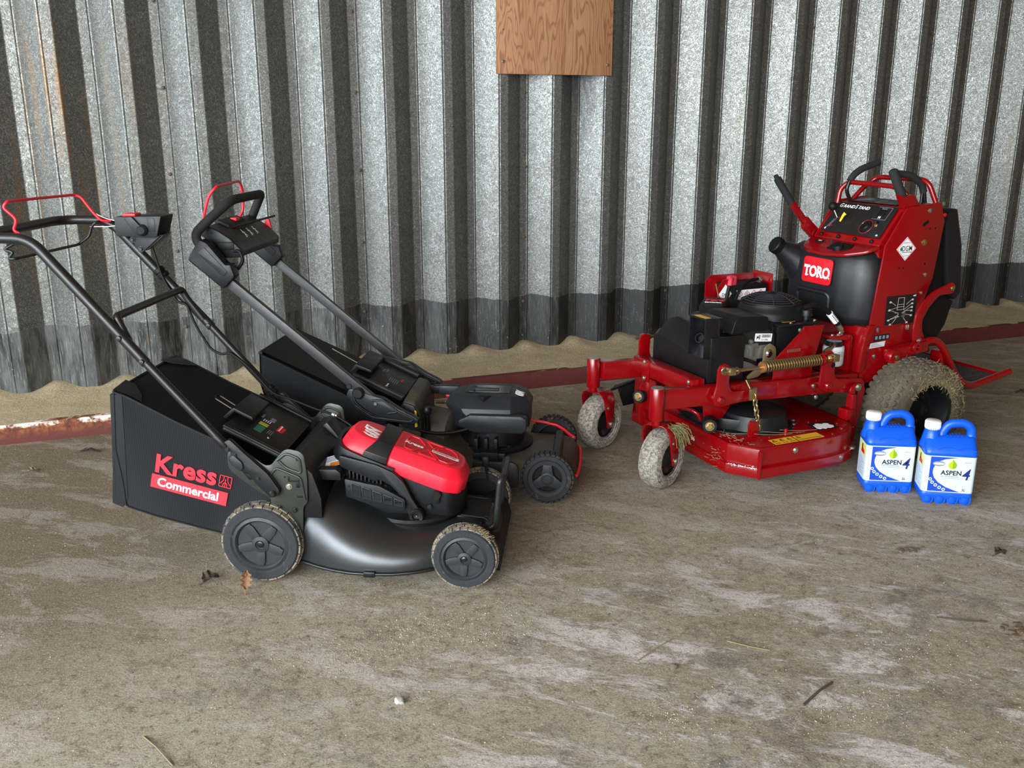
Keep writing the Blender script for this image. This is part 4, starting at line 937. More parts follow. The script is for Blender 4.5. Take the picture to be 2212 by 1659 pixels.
# ---------------------------------------------------------------- blue fuel cans
def rrect(x0, x1, y0, y1, r, z, n=5):
    return [(p[0], p[1], z) for p in rpoly([(x0, y0), (x1, y0), (x1, y1), (x0, y1)], r, n)]
def fuel_can():
    root = empty('fuel_can')
    L = []
    for z, x0, x1, h, r in ((.018, -.084, .084, .056, .016), (.024, -.089, .088, .060, .018), (.044, -.090, .089, .061, .018), (.046, -.0885, .0875, .0595, .018), (.186, -.0885, .0875, .0595, .018), (.188, -.090, .089, .061, .018), (.196, -.0905, .089, .0605, .019), (.206, -.091, .0885, .057, .022),
                            (.216, -.090, .088, .051, .026), (.226, -.0895, .087, .043, .028), (.236, -.088, .086, .034, .026), (.243, -.086, .084, .027, .022), (.2485, -.080, .080, .018, .014)):
        L.append(rrect(x0, x1, -h, h, r, z))
    body = loft('can_body', L, 'can_blue', root, True, 50)
    bm = bmesh.new()
    for k in range(4):
        xc = -.0635 + .0425 * k
        for yy in (-.043, .043):
            alathe(bm, [(0, 0), (.013, 0), (.0185, .005), (.0205, .014), (.0205, .03), (0, .03)], (xc, yy, 0), (0, 0, 1), 20)
        aprism(bm, rpoly([(xc - .0200, .032), (xc - .0195, .010), (xc - .012, .001), (xc + .012, .001), (xc + .0195, .010), (xc + .0200, .032)], .004), 'y', -.058, .058)
    fin('foot_lobes', bm, 'can_blue', root, 0, smooth=40)
    lathe('neck', [(.038, .205), (.033, .232), (.029, .252), (.0265, .262), (.0265, .276), (0, .276)], (-.062, 0, 0), (0, 0, 1), 'can_blue', root, 28)

    pts = fillet([(-.034, 0, .225), (-.026, 0, .256), (-.008, 0, .290), (.045, 0, .2955), (.070, 0, .278), (.0735, 0, .24), (.0735, 0, .195)], .022, 6)
    bm = bmesh.new(); atube(bm, pts, [.0158 + .003 * (1 if p.z < .25 else 0) for p in pts], 16, squash=(1.0, .85))
    fin('can_handle', bm, 'can_blue', root, 0, smooth=60)
    bm = bmesh.new()
    for k in range(5): atube(bm, [(-.012 + .012 * k, -.018, .2475), (-.012 + .012 * k, .018, .2475)], .0035, 8)
    fin('finger_ribs', bm, 'can_blue', root, 0)
    tube('shoulder_crease', [(-.048, -.0575, .208), (-.030, -.0530, .2145), (-.005, -.0530, .2145), (.025, -.0570, .208), (.035, -.0530, .2140), (.060, -.0530, .2140), (.080, -.0570, .207)], .0022, 'can_blue', root, .01, 6)
    bm = bmesh.new(); alathe(bm, [(.0255, .268), (.0265, .270), (.0265, .296), (.0250, .2995), (.0235, .3005), (0, .3005)], (-.062, 0, 0), (0, 0, 1), 36)
    for k in range(36):
        a = 2 * PI * k / 36; c, s = math.cos(a), math.sin(a)
        atube(bm, [(-.062 + c * .0266, s * .0266, .274), (-.062 + c * .0266, s * .0266, .296)], .0009, 4)
    fin('screw_cap', bm, 'cap_white', root, 0, smooth=35)
    # printed label, wraps the front, the left side and a little of the right side
    out = rpoly([(-.0895, .0605), (-.0895, -.0605), (.0885, -.0605), (.0885, .0605)], .019, 6)
    V, F = [], []
    for z in (.047, .185):
        for x, y in out: V.append((x, y, z))
    n = len(out)
    for i in range(n - 1): F.append((i, i + 1, n + i + 1, n + i))
    lab = raw('label', V, F, 'can_label', root, smooth=50)
    LF = frame((0, -.0606, 0), (1, 0, 0), (0, 0, 1))
    def fp(name, pts, mat, t=.0003): return plate(name, pts, LF, t, mat, lab)
    sw = [(-.0700, .050), (-.0700, .1815), (.020, .1815), (-.020, .174), (-.040, .165), (-.052, .152), (-.058, .136), (-.0585, .120), (-.052, .102), (-.036, .084), (-.008, .067), (.020, .057), (.042, .050)]
    fp('print_blue', sw, 'label_blue')
    for x, z in ((-.0640, .0955), (-.0560, .0835), (-.0440, .0735), (-.0300, .0650), (-.0155, .0585)):
        fp('print_icon', ell(x, z, .0062, .0062, 16), 'can_label', .0006); fp('print_icon', ell(x, z, .0034, .0030, 6), 'label_blue', .0008)
    fp('print_oval', ell(-.041, .1560, .021, .0095, 24), 'label_grey', .0006); fp('print_oval', ell(-.041, .1560, .0195, .0045, 24), 'can_label', .0009)
    leaf = [(.006, .176), (.010, .168), (.018, .160), (.0205, .152), (.0185, .144), (.012, .139), (.006, .138)]
    fp('print_leaf', leaf[::-1], 'label_lime_dark', .0006); fp('print_leaf', [(.012 - x, z) for x, z in leaf], 'label_lime', .0006)
    def ft(s, size, x, z, mat, **kw): text('lettering', s, size, LF @ Matrix.Translation((x, z, .0004)), mat, lab, **kw)
    ft('ASPEN', .0245, -.031, .1145, 'label_black', bold=.022, sx=.97, spacing=1.03, ext=.0004)
    ft('4', .060, .0395, .0990, 'label_navy', bold=.010, sx=.88, ext=.0004, shear=.22)
    ft('FUEL FOR PROFESSIONALS', .0058, -.031, .1070, 'label_grey', sx=.92, ext=.0003)
    fp('print_rule', rect(-.031, .045, .1020, .1030), 'label_grey'); fp('print_rule', rect(.046, .068, .1640, .1650), 'label_black')
    ft('5L', .0125, .046, .0550, 'label_black', bold=.012, ext=.0003, shear=.15)
    # side panel with photo patch and small print
    LS = frame((-.0896, .0605, 0), (0, -1, 0), (0, 0, 1))
    def sp(name, pts, mat, t=.0003): return plate(name, pts, LS, t, mat, lab)
    sp('print_photo', rect(.030, .106, .136, .181), 'label_yellow'); sp('print_photo', rpoly([(.048, .140), (.094, .140), (.090, .154), (.064, .160), (.052, .156)], .004), 'decal_red', .0006); sp('print_photo', rpoly([(.054, .154), (.070, .154), (.066, .176), (.054, .174)], .004), 'label_black', .0006)
    for k in range(9): sp('print_rule', rect(.030, .095 - .012 * (k % 3), .0610 + .0075 * k, .0622 + .0075 * k), 'label_grey')
    return root
can0 = fuel_can(); can0.location = (2.487, 2.582, 0); can0.rotation_euler = (0, 0, math.radians(-27))
tag(can0, 'blue plastic fuel can with white cap, left one of the pair beside the muddy tyre', 'fuel can', 'blue fuel cans')
can1 = copy_tree(can0); can1.location = (2.612, 2.418, 0); can1.rotation_euler = (0, 0, math.radians(-31))
tag(can1, 'blue plastic fuel can with white cap, right one of the pair, nearest the viewer', 'fuel can', 'blue fuel cans')
# ---------------------------------------------------------------- red stand-on mower
# local axes: x rearwards (right in the picture), y away from the camera, z up; origin between the caster posts
tr = empty('stand_on_mower', (1.64, 3.107, 0), math.radians(3.3))
tag(tr, 'large red stand-on mower with black fuel tank, control tower and wide tyres', 'ride mower')
RED = 'tractor_red'
NEAR = (0, -1, 0)

# -- cutting deck
sk = [(.235, .31), (.228, -.37), (.305, -.478), (.607, -.482), (.70, -.470), (.77, -.445), (.83, -.395), (.862, -.32), (.87, .10), (.87, .40), (.80, .45), (.33, .45)]
top = [(x + (.012 if x < .3 else -.010 if x > .8 else 0), y + (.014 if y < -.3 else -.01 if y > .3 else 0)) for x, y in sk]
dk = prism('deck', top, 'z', .10, .190, RED, tr, .004)
prism('deck_skirt', sk, 'z', .078, .118, RED, tr, .003)
tube('deck_edge', [(.243, .28, .190), (.240, -.362, .190), (.306, -.463, .190), (.607, -.468, .190)], .004, RED, dk, .003, 6)
box('skirt_clip', .296, .305, -.482, -.468, .078, .185, RED, dk, .001)
box('rear_roller_bar', .845, .885, -.30, .30, .075, .11, RED, tr, .006)
bolt('bolt', (.468, -.468, .165), NEAR, .009, 'zinc', dk); bolt('bolt', (.252, -.30, .158), (-1, -.2, 0), .007, 'zinc', dk); bolt('bolt', (.69, -.47, .105), (.2, -1, 0), .007, 'zinc', dk)
disc('bolt', (.775, -.44, .118), (0, 0, 1), .012, .008, 'zinc', dk, 14)
# paint rubbed off on the corner
bm = bmesh.new(); rg = random.Random(8)
for k in range(46):
    t = rg.random(); x = .236 + .06 * t; y = -.378 - .088 * t + .0; M_ = frame((x - .0112, y - .009, .122 + rg.gauss(0, .003)), (.6, -.8, 0), (0, 0, 1))
    aplate(bm, [(0, 0), (rg.uniform(.002, .007), .0004), (rg.uniform(.001, .005), rg.uniform(.001, .003))], M_, .0006)
fin('scuff_marks', bm, 'cap_white', dk, 0, smooth=0)
prism('blade_cover', rpoly([(.262, .02), (.262, -.20), (.33, -.31), (.45, -.36), (.56, -.34), (.62, -.27), (.63, -.10), (.56, .02)], .03), 'z', .188, .197, 'soft_black', tr, .002)
lathe('spindle_cover', [(.135, .19), (.130, .215), (.122, .252), (.105, .262), (0, .266)], (.47, -.215, 0), (0, 0, 1), 'black_plastic', tr, 40)
prism('belt_cover', rpoly([(.27, -.10), (.30, -.22), (.42, -.33), (.46, -.10), (.42, .05), (.30, .05)], .02), 'z', .19, .238, 'black_plastic', tr, .008)
for (x, y) in ((.60, -.30), (.63, -.26)): bolt('bolt', (x, y, .197), (0, 0, 1), .006, 'zinc', dk)
disc('red_peg', (.50, -.372, .19), (0, 0, 1), .007, .026, RED, dk, 12)
# deck stickers
def dec(name, pts, z, mat, t=.0006): return plate(name, pts, Matrix.Translation((0, 0, z)), t, mat, dk)
for x0, x1 in ((.392, .425), (.427, .459), (.461, .496), (.504, .620)):
    dec('warning_sticker', [(x0, -.450), (x1, -.450), (x1 + .006, -.396), (x0 + .006, -.396)], .1905, 'decal_yellow')
    bm = bmesh.new(); strokes(bm, Matrix.Translation((x0 + .008, -.424, .1912)), [((0, 0), (.009, .020)), ((.009, .020), (.018, .001)), ((.018, .001), (0, 0)), ((.009, .006), (.009, .012))], .0022, .0004)
    n_ = int((x1 - x0) / .014)
    strokes(bm, Matrix.Translation((x0 + .002, -.442, .1912)), [((.004 + .013 * k, 0), (.012 + .013 * k, 0)) for k in range(n_)] + [((.004 + .013 * k, .005), (.010 + .013 * k, .005)) for k in range(n_)], .002, .0004)
    fin('sticker_print', bm, 'decal_black', dk, 0, smooth=0)
dec('instruction_sticker', [(.648, -.384), (.752, -.385), (.767, -.304), (.658, -.305)], .1905, 'decal_black')
dec('sticker_print', rpoly([(.660, -.362), (.668, -.376), (.684, -.370), (.692, -.380), (.708, -.372), (.716, -.378), (.736, -.374), (.746, -.358), (.738, -.345), (.744, -.330), (.726, -.322), (.716, -.330), (.704, -.318), (.688, -.316), (.684, -.330), (.672, -.326), (.668, -.340)], .003), .1912, 'white_print')
text('lettering', '36', .026, frame((.2345, -.135, .135), (.0, -1, 0), (0, 0, 1)), 'white_print', dk, ext=.0006)
# deck hanging brackets, rollers
for s in (-1, 1):
    b = prism('deck_bracket', rpoly([(.222, .318), (.350, .318), (.350, .275), (.318, .236), (.252, .226), (.236, .232)], .006), 'y', s * .212 - .004, s * .212 + .004, RED, tr, .0015)
    cyl = (.246, s * .212 - .02, .235) if s < 0 else (.246, .235, .215)
    rl = lathe('roller', [(0, 0), (.026, 0), (.029, .006), (.029, .05), (.026, .056), (0, .056)], cyl, (-.55, -.83, 0) if s < 0 else (-.8, -.5, .1), 'soft_black', tr, 24)
    ax_ = Vector((-.55, -.83, 0)) if s < 0 else Vector((-.8, -.5, .1)); ax_.normalize()
    bolt('bolt', Vector(cyl) + ax_ * .056, ax_, .013, 'brass_zinc', rl)
prism('front_tab', rpoly([(.205, .10), (.205, .26), (.228, .285), (.245, .285), (.245, .10)], .006), 'y', .205, .215, RED, tr, .002)
box('front_tab', .236, .246, .14, .30, .16, .30, RED, tr, .003)
tube('deck_handle', [(.235, -.045, .222), (.215, -.055, .250), (.210, -.175, .268), (.228, -.190, .250), (.24, -.185, .23)], .008, RED, tr, .015, 10)
loft('discharge_deflector', [[(.20 + .10 * t, .45 + .12 * t, .185 - .02 * t), (.36 + .12 * t, .45 + .12 * t, .225 - .03 * t), (.36 + .12 * t, .45 + .12 * t, .215 - .03 * t), (.20 + .10 * t, .45 + .12 * t, .175 - .02 * t)] for t in (0, .5, 1)], 'black_plastic', tr, True, 30, .002)
prism('discharge_deflector', [(.245, .185), (.40, .222), (.40, .11), (.275, .10)], 'y', .45, .456, 'black_plastic', tr, .001)
prism('chain_tab', rpoly([(.345, .19), (.345, .246), (.352, .258), (.388, .250), (.394, .19)], .006), 'y', -.345, -.338, RED, tr, .0015)

# -- frame
def beam(y): return [(.025, y, .351), (.955, y, .316)]
for s in (-1, 1): sqtube('main_beam', beam(s * .225), .050, .072, RED, tr, .003)
sqtube('cross_beam', [(.200, -.21, .370), (.200, .21, .370)], .060, .064, RED, tr, .003)
cp = box('cross_plate', .164, .171, .082, .134, .318, .408, RED, tr, .002)
for y, z in ((.113, .398), (.113, .330)): bolt('bolt', (.164, y, z), (-1, 0, 0), .007, 'zinc', cp)
bolt('bolt', (.167, -.195, .392), (-1, 0, 0), .007, 'zinc', tr)
box('engine_plate', .19, .80, -.20, .20, .352, .362, RED, tr, .002)
box('beam_wrap', .545, .742, -.252, -.19, .30, .362, RED, tr, .003)

def caster(s):
    post = lathe('caster_post', [(0, .278), (.0262, .278), (.0275, .281), (.0275, .397), (.026, .400), (0, .400)], (0, s * .242, 0), (0, 0, 1), RED, tr, 28)
    disc('post_cap', (0, s * .242, .399), (0, 0, 1), .0245, .004, 'zinc', post, 24)
    lathe('collar', [(.016, .258), (.018, .262), (.016, .279)], (0, s * .242, 0), (0, 0, 1), RED, post, 20)
    th = math.radians(27 if s < 0 else 24); r_ = Vector((math.cos(th), math.sin(th), 0)); n_ = Vector((math.sin(th), -math.cos(th), 0))
    P0 = Vector((0, s * .242, 0)); W = P0 + r_ * .048 + Vector((0, 0, .115))
    # fork: bent strap, seen as an arch with tapering legs
    bm = bmesh.new()
    def pt(r, n, z): return P0 + r_ * r + n_ * n + Vector((0, 0, z))
    prof = []
    hw, t = .062, .006
    arch = [(-hw, .10), (-hw, .225), (-hw + .012, .248), (-hw + .030, .259), (hw - .030, .259), (hw - .012, .248), (hw, .225), (hw, .10)]
    L = []
    for i, (nn, zz) in enumerate(arch):
        k = min(max((zz - .10) / .155, 0), 1)
        r0 = .048 - .018 - .026 * k - .010 * k; r1 = .048 + .016 + .010 * k
        nx = Vector((0, 0, 0))
        inn = (nn - math.copysign(t, nn) if zz < .25 else nn * .97, zz if zz < .25 else zz - t)
        L.append([pt(r0, nn, zz), pt(r1, nn, zz), pt(r1, *inn), pt(r0, *inn)])
    R = [[bm.verts.new(p) for p in l] for l in L]
    for A, B in zip(R, R[1:]):
        for k in range(4): bm.faces.new((A[k], A[(k + 1) % 4], B[(k + 1) % 4], B[k]))
    bm.faces.new(R[0][::-1]); bm.faces.new(R[-1])
    fk = fin('caster_fork', bm, RED, tr, .0015, smooth=40)
    bolt('bolt', W + n_ * (hw + .0005) + Vector((0, 0, 0)), n_, .009, 'zinc', fk); bolt('bolt', pt(.026, hw, .19), n_, .005, 'zinc', fk)
    w2 = .044
    wl = lathe('caster_wheel', [(0, w2 * .35), (.030, w2 * .4), (.040, w2 * .2), (.058, w2 * .5), (.062, w2 * .9), (.062, -w2 * .9), (.040, -w2 * .3), (0, -w2 * .3)], W, n_, 'gloss_black', tr, 36)
    lathe('tyre', [(.060, w2 * .80), (.068, w2 * .98), (.076, w2 * .96), (.078, w2 * 1.02), (.082, w2 * .98), (.084, w2 * 1.01), (.090, w2 * .95), (.092, w2 * .98), (.100, w2 * .90), (.102, w2 * .93), (.110, w2 * .74), (.1145, w2 * .45), (.1150, 0), (.1145, -w2 * .45), (.110, -w2 * .74), (.092, -w2), (.068, -w2), (.060, -w2 * .8)], W, n_, 'tyre_caster', wl, 56)
    return fk
fk_near = caster(-1); caster(1)

# -- lift cranks, rods, springs, chain
fc = [(.232, .312), (.222, .338), (.236, .392), (.237, .448), (.246, .466), (.266, .474), (.284, .466), (.290, .448), (.288, .395), (.296, .370), (.312, .359), (.385, .357), (.392, .330), (.388, .318), (.25, .306)]
rc = [(.736, .318), (.728, .336), (.733, .408), (.735, .450), (.745, .468), (.762, .474), (.782, .468), (.797, .448), (.800, .376), (.806, .360), (.820, .351), (.915, .343), (.945, .340), (.965, .318), (.962, .300), (.873, .288), (.76, .305)]
for s in (-1, 1):
    y0, y1 = sorted((s * .272, s * .282))
    a = prism('front_crank', rpoly(fc, .006), 'y', y0, y1, RED, tr, .0015)
    b = prism('rear_crank', rpoly(rc, .006), 'y', y0, y1, RED, tr, .0015)
    for o_, x, z in ((a, .255, .332), (b, .772, .330)):
        lathe('pivot_cap', [(0, .010), (.012, .010), (.016, .005), (.016, 0)], (x, s * .282, z), (0, s, 0), RED, o_, 6 if o_ is a else 20)
        lathe('pivot_tube', [(.020, 0), (.020, .04)], (x, s * .240, z), (0, s, 0), RED, o_, 20)
    yr = s * .306
    disc('washer', (.264, s * .282, .447), (0, s, 0), .016, .004, 'zinc', a, 18); lathe('hole', [(0, .0012), (.010, .0012), (.010, 0)], (.788, s * .282, .412), (0, s, 0), 'soft_black', b, 16)
    rod = tube('lift_rod', [(.236, yr, .449), (.79, yr, .451)], .0068, 'brass_zinc', tr, 0, 12)
    bm = bmesh.new()
    for x in (.276, .770): abox(bm, x - .014, x + .014, yr - .014, yr + .014, .436, .464)
    fin('trunnion', bm, 'brass_zinc', rod, .003)
    bolt('lock_nut', (.300, yr, .449), (1, 0, 0), .011, 'brass_zinc', rod, .012); bolt('lock_nut', (.745, yr, .451), (-1, 0, 0), .011, 'brass_zinc', rod, .012)
    lathe('spring_seat', [(0, 0), (.020, 0), (.022, .004), (.022, .010), (.018, .014), (0, .014)], (.414, yr, .450), (1, 0, 0), 'copper_zinc', rod, 24)
    lathe('spring_seat', [(0, 0), (.022, 0), (.024, .006), (.020, .012), (0, .012)], (.700, yr, .450), (1, 0, 0), RED, rod, 24)
    nt = 22; N_ = nt * 12
    hel = [(.428 + .268 * i / N_, yr + .0195 * math.cos(2 * PI * i / 12), .450 + .0195 * math.sin(2 * PI * i / 12)) for i in range(N_ + 1)]
    bm = bmesh.new(); atube(bm, hel, .0030, 6); fin('lift_spring', bm, 'brass_zinc', rod, 0, smooth=60)
lk = prism('rear_link', rpoly([(.872, .300), (.880, .318), (.905, .330), (.935, .326), (.950, .300), (.940, .230), (.925, .165), (.916, .080), (.900, .076), (.893, .120), (.884, .160), (.878, .24)], .006), 'y', -.302, -.292, RED, tr, .0015)
prism('link_slot', rpoly([(.897, .302), (.912, .302), (.908, .262), (.899, .262)], .005), 'y', -.3025, -.295, 'soft_black', lk, 0)
bolt('bolt', (.912, -.302, .312), NEAR, .011, 'zinc', lk)
box('deck_lug', .835, .868, -.335, -.285, .19, .235, RED, tr, .004)
prism('deck_lug', rpoly([(.868, .29), (.884, .29), (.890, .19), (.845, .19), (.862, .22)], .004), 'y', -.325, -.292, RED, tr, .002)
chain = tube('chain_bolt', [(.383, -.262, .392), (.386, -.292, .358)], .004, 'brass_zinc', tr, 0, 8)
bm = bmesh.new(); aprism(bm, rpoly([(.372, .368), (.402, .372), (.404, .330), (.374, .322)], .003), 'y', -.306, -.296); fin('chain_clip', bm, 'brass_zinc', chain, .002)
zc = .334
for k in range(7):
    c_ = Vector((.394 + .002 * k, -.304 - .004 * k, zc - .0195 * k)); rot = k % 2
    pts = []
    for j in range(14):
        a = 2 * PI * j / 14; u_ = math.cos(a) * .0075; v_ = math.sin(a) * .0075 + math.copysign(.0065, math.sin(a))
        pts.append(c_ + (Vector((u_, 0, v_)) if rot else Vector((0, u_, v_))))
    bm = bmesh.new(); atube(bm, pts, .0030, 6, closed=True); fin('chain_link', bm, 'brass_zinc', chain, 0)
for x, z in ((.725, .327), (.742, .278)): bolt('bolt', (x, -.252, z), NEAR, .007, 'zinc', tr)

# -- engine bay
mg = loft('muffler_guard', [[(x0, -.205, z0), (x1, -.205, z0), (x1, -.205, z1), (x0, -.205, z1)] for x0, x1, z0, z1 in ()] or [[(.245, y, .380), (.245, y, za), (.30, y, zb), (.40, y, zb), (.40, y, .380)] for y, za, zb in ((-.205, .468, .520), (-.10, .470, .560), (.09, .500, .580), (.155, .500, .562), (.180, .49, .53))], 'black_metal', tr, True, 25, .0015)
box('guard_side', .25, .405, -.212, -.200, .385, .556, 'black_metal', tr, .002)
ex = empty('exhaust_shield', parent=tr)
bm = bmesh.new()
abox(bm, .222, .29, -.205, -.200, .475, .628); abox(bm, .222, .29, -.105, -.100, .475, .628); abox(bm, .222, .30, -.205, -.100, .623, .629); abox(bm, .284, .29, -.205, -.100, .475, .628)
exs = fin('exhaust_shield', bm, 'black_metal', tr, .001); bpy.data.objects.remove(ex)
bm = bmesh.new(); atube(bm, fillet([(.262, -.152, .470), (.262, -.152, .535), (.226, -.166, .552)], .022, 5), .0190, 18, caps=False); fin('exhaust_pipe', bm, 'charcoal', exs, 0)
lathe('exhaust_bore', [(.0192, 0), (.0160, 0), (.0160, .018), (0, .018)], (.226, -.166, .552), (.82, .32, -.40), 'soft_black', exs, 18)
plate('heat_sticker', rect(-.036, .036, -.012, .012), frame((.246, -.152, .6292), (0, -1, 0), (1, 0, 0)), .0006, 'decal_yellow', exs)
loft('engine_block', [[(x, y0, .362), (x, .15, .362), (x, .15, z), (x, y0, z)] for x, y0, z in ((.36, -.12, .55), (.42, -.15, .58), (.58, -.155, .58), (.62, -.13, .56))], 'black_metal', tr, True, 30, .006)
sh = prism('engine_shroud', rpoly([(.368, .548), (.385, .604), (.41, .618), (.540, .608), (.546, .560), (.535, .552), (.46, .555)], .008), 'y', -.172, .02, 'black_plastic', tr, .008, 3)
prism('shroud_lower', rpoly([(.432, .56), (.545, .56), (.585, .535), (.588, .478), (.442, .490)], .006), 'y', -.165, -.10, 'charcoal', tr, .004)
plate('serial_label', rect(0, .083, 0, .032, .003), frame((.486, -.1655, .5125), (1, 0, -.09), (.03, 0, 1)), .0008, 'white_print', tr)
bm = bmesh.new(); SL = frame((.486, -.1664, .5125), (1, 0, -.09), (.03, 0, 1)); rg = random.Random(4)
x = .032
while x < .076:
    w_ = rg.choice((.0008, .0014, .0022)); aplate(bm, rect(x, x + w_, .016, .028), SL, .0003); x += w_ + rg.choice((.0009, .0016))
for i in range(5):
    for j in range(5):
        if rg.random() < .55: aplate(bm, rect(.008 + .0034 * i, .0112 + .0034 * i, .009 + .0034 * j, .0122 + .0034 * j), SL, .0003)
fin('label_print', bm, 'decal_black', tr, 0, smooth=0); text('lettering', 'LV 294L', .010, SL @ Matrix.Translation((.032, .004, 0)), 'decal_black', tr, ext=.0003)
# air filter housing with red mark
loft('air_filter_housing', [[(.385, .075, .50), (.372, .045, .575), (.41, -.02, .585), (.46, -.02, .50)], [(.43, .135, .50), (.425, .125, .612), (.49, .055, .618), (.52, .04, .50)], [(.50, .205, .50), (.50, .195, .628), (.57, .125, .628), (.60, .10, .50)], [(.60, .205, .50), (.595, .185, .612), (.65, .11, .612), (.67, .10, .50)]], 'black_plastic', tr, True, 25, .006)
text('lettering', 'Toro', .040, frame((.460, .145, .6235), (.70, -.70, .03), (.66, .74, .05)), 'decal_red', tr, bold=.03, ext=.001, shear=.3)
text('lettering', 'COMMERCIAL', .011, frame((.445, .118, .6215), (.70, -.70, .03), (.66, .74, .05)), 'white_print', tr, ext=.001)
# blower with wire screen
FC = (.690, .0, 0)
lathe('blower_housing', [(.142, .53), (.140, .590), (.134, .604), (.126, .612), (.122, .624), (0, .624)], FC, (0, 0, 1), 'black_plastic', tr, 44)
bm = bmesh.new()
for k in range(9):
    r_ = .028 + .0115 * k; z_ = .660 - .030 * (k / 8) ** 2.2; atube(bm, [(FC[0] + r_ * math.cos(2 * PI * j / 40), r_ * math.sin(2 * PI * j / 40), z_) for j in range(40)], .0019, 5, closed=True)
for k in range(8):
    a = 2 * PI * k / 8 + .2; atube(bm, [(FC[0] + r_ * math.cos(a), r_ * math.sin(a), .6605 - .030 * ((r_ - .028) / .092) ** 2.2) for r_ in (.028, .06, .09, .12)], .0026, 5)
fin('fan_screen', bm, 'wheel_grey', tr, 0)
lathe('fan_cap', [(0, .670), (.012, .668), (.026, .660), (.030, .652), (0, .652)], FC, (0, 0, 1), 'black_plastic', tr, 28)
lathe('fan_skirt', [(.121, .620), (.121, .634)], FC, (0, 0, 1), 'gloss_black', tr, 40)
disc('fan_dark', (FC[0], 0, .626), (0, 0, 1), .115, .004, 'soft_black', tr, 36)
loft('oil_cooler', [[(.60, y, .400), (.60, y, .562), (.78, y, .566), (.78, y, .400)] for y in (-.165, -.08)], 'black_metal', tr, True, 30, .002)
box('cooler_top', .588, .800, -.19, -.07, .564, .570, 'black_metal', tr, .002)
plate('heat_sticker', rect(.64, .70, -.145, -.115), Matrix.Translation((0, 0, .5701)), .0006, 'decal_orange', tr)
lathe('oil_cap', [(0, .612), (.020, .612), (.024, .606), (.024, .584), (.016, .582), (.016, .568), (0, .568)], (.772, -.125, 0), (0, 0, 1), 'black_plastic', tr, 18)
for x, y in ((.66, -.165), (.785, -.16), (.79, -.095)): disc('bolt', (x, y, .570), (0, 0, 1), .006, .005, 'zinc', tr, 10)
bm = bmesh.new(); abox(bm, .436, .50, -.176, -.12, .485, .506); abox(bm, .438, .50, -.170, -.12, .40, .490); abox(bm, .50, .56, -.166, -.12, .44, .495); abox(bm, .455, .475, -.182, -.12, .458, .500)
alathe(bm, [(0, .012), (.008, .012), (.010, 0)], (.463, -.17, .516), NEAR, 12)
fin('engine_casting', bm, 'aluminium', tr, .004)
tan = prism('lift_eye', rpoly([(.525, .490), (.550, .503), (.578, .486), (.584, .440), (.560, .425), (.535, .395), (.500, .372), (.450, .366), (.448, .380), (.49, .405), (.52, .43)], .008), 'y', -.186, -.178, 'tan_guard', tr, .002)
lathe('casting_bolt', [(0, .004), (.010, .006), (.016, .002), (.018, 0)], (.548, -.186, .462), NEAR, 'chrome', tan, 9)
for dy in (0, .008): tube('ignition_wire', [(.430, -.182, .455 - dy), (.47, -.188, .44 - dy), (.53, -.194, .405 - dy)], .003, 'soft_black', tr, .02, 6)
bm = bmesh.new(); abox(bm, .43, .62, -.17, -.10, .362, .372); alathe(bm, [(0, .02), (.012, .02), (.016, 0)], (.56, -.17, .385), NEAR, 10); fin('engine_foot', bm, 'black_metal', tr, .003)
# red side shield above the beam
ss = prism('side_shield', rpoly([(.540, .362), (.543, .446), (.64, .530), (.668, .551), (.672, .568), (.775, .566), (.745, .45), (.733, .436), (.732, .362)], .006), 'y', -.228, -.221, RED, tr, .0015)
box('shield_ledge', .543, .745, -.246, -.221, .430, .4365, RED, tr, .002)
bm = bmesh.new()
for k in range(9): abox(bm, .600 + .0075 * k, .6035 + .0075 * k, -.2288, -.2275, .470, .482)
fin('louvre_marks', bm, 'mud', ss, 0, smooth=0)
bolt('bolt', (.652, -.228, .556), NEAR, .006, 'zinc', ss)
# fuel filter on its bracket, hose
fb = prism('filter_bracket', rpoly([(.835, .506), (.945, .506), (.955, .49), (.958, .352), (.945, .345), (.940, .48), (.838, .496)], .004), 'y', -.20, -.13, RED, tr, .0015)
ff = lathe('oil_filter', [(0, .478), (.030, .478), (.034, .470), (.034, .458), (.041, .456), (.043, .450), (.043, .386), (.038, .376), (0, .374)], (.893, -.165, 0), (0, 0, 1), 'filter_white', tr, 32)
lathe('filter_collar', [(.0345, .479), (.0350, .456), (0, .456)], (.893, -.165, 0), (0, 0, 1), 'gloss_black', ff, 28)
for k in range(3): plate('filter_print', rect(-.018, .016 - .004 * (k % 2), -.001, .001), frame((.893, -.2083, .436 - .007 * k), (1, 0, 0), (0, 0, 1)), .0004, 'label_grey', ff)
tube('hose_fitting', [(.842, -.19, .446), (.866, -.19, .460), (.872, -.18, .472)], .010, 'chrome', ff, 0, 10); tube('hose_fitting', [(.822, -.195, .438), (.846, -.19, .449)], .013, 'zinc', ff, 0, 10)
for x, y in ((.862, -.185), (.885, -.192), (.905, -.188), (.925, -.16)): disc('bolt', (x, y, .506), (0, 0, 1), .007, .006, 'chrome', fb, 10)
hs = tube('fuel_hose', [(.74, -.14, .62), (.785, -.15, .632), (.832, -.15, .617), (.865, -.152, .592), (.908, -.155, .546), (.915, -.156, .538)], .0105, 'soft_black', tr, .03, 12)
tube('hose_tag', [(.866, -.1515, .5905), (.902, -.1545, .5525)], .0135, 'white_print', hs, 0, 12)
bm = bmesh.new()
for k in range(2):
    for j in range(7): M_ = frame((.868 + .0055 * j + .004 * k, -.1655 - .0005 * j, .581 - .0058 * j + .009 * k), (.68, 0, -.73), (.73, 0, .68)); aplate(bm, rect(0, .0042, 0, .0050), M_, .0006)
fin('tag_print', bm, 'decal_black', hs, 0, smooth=0)
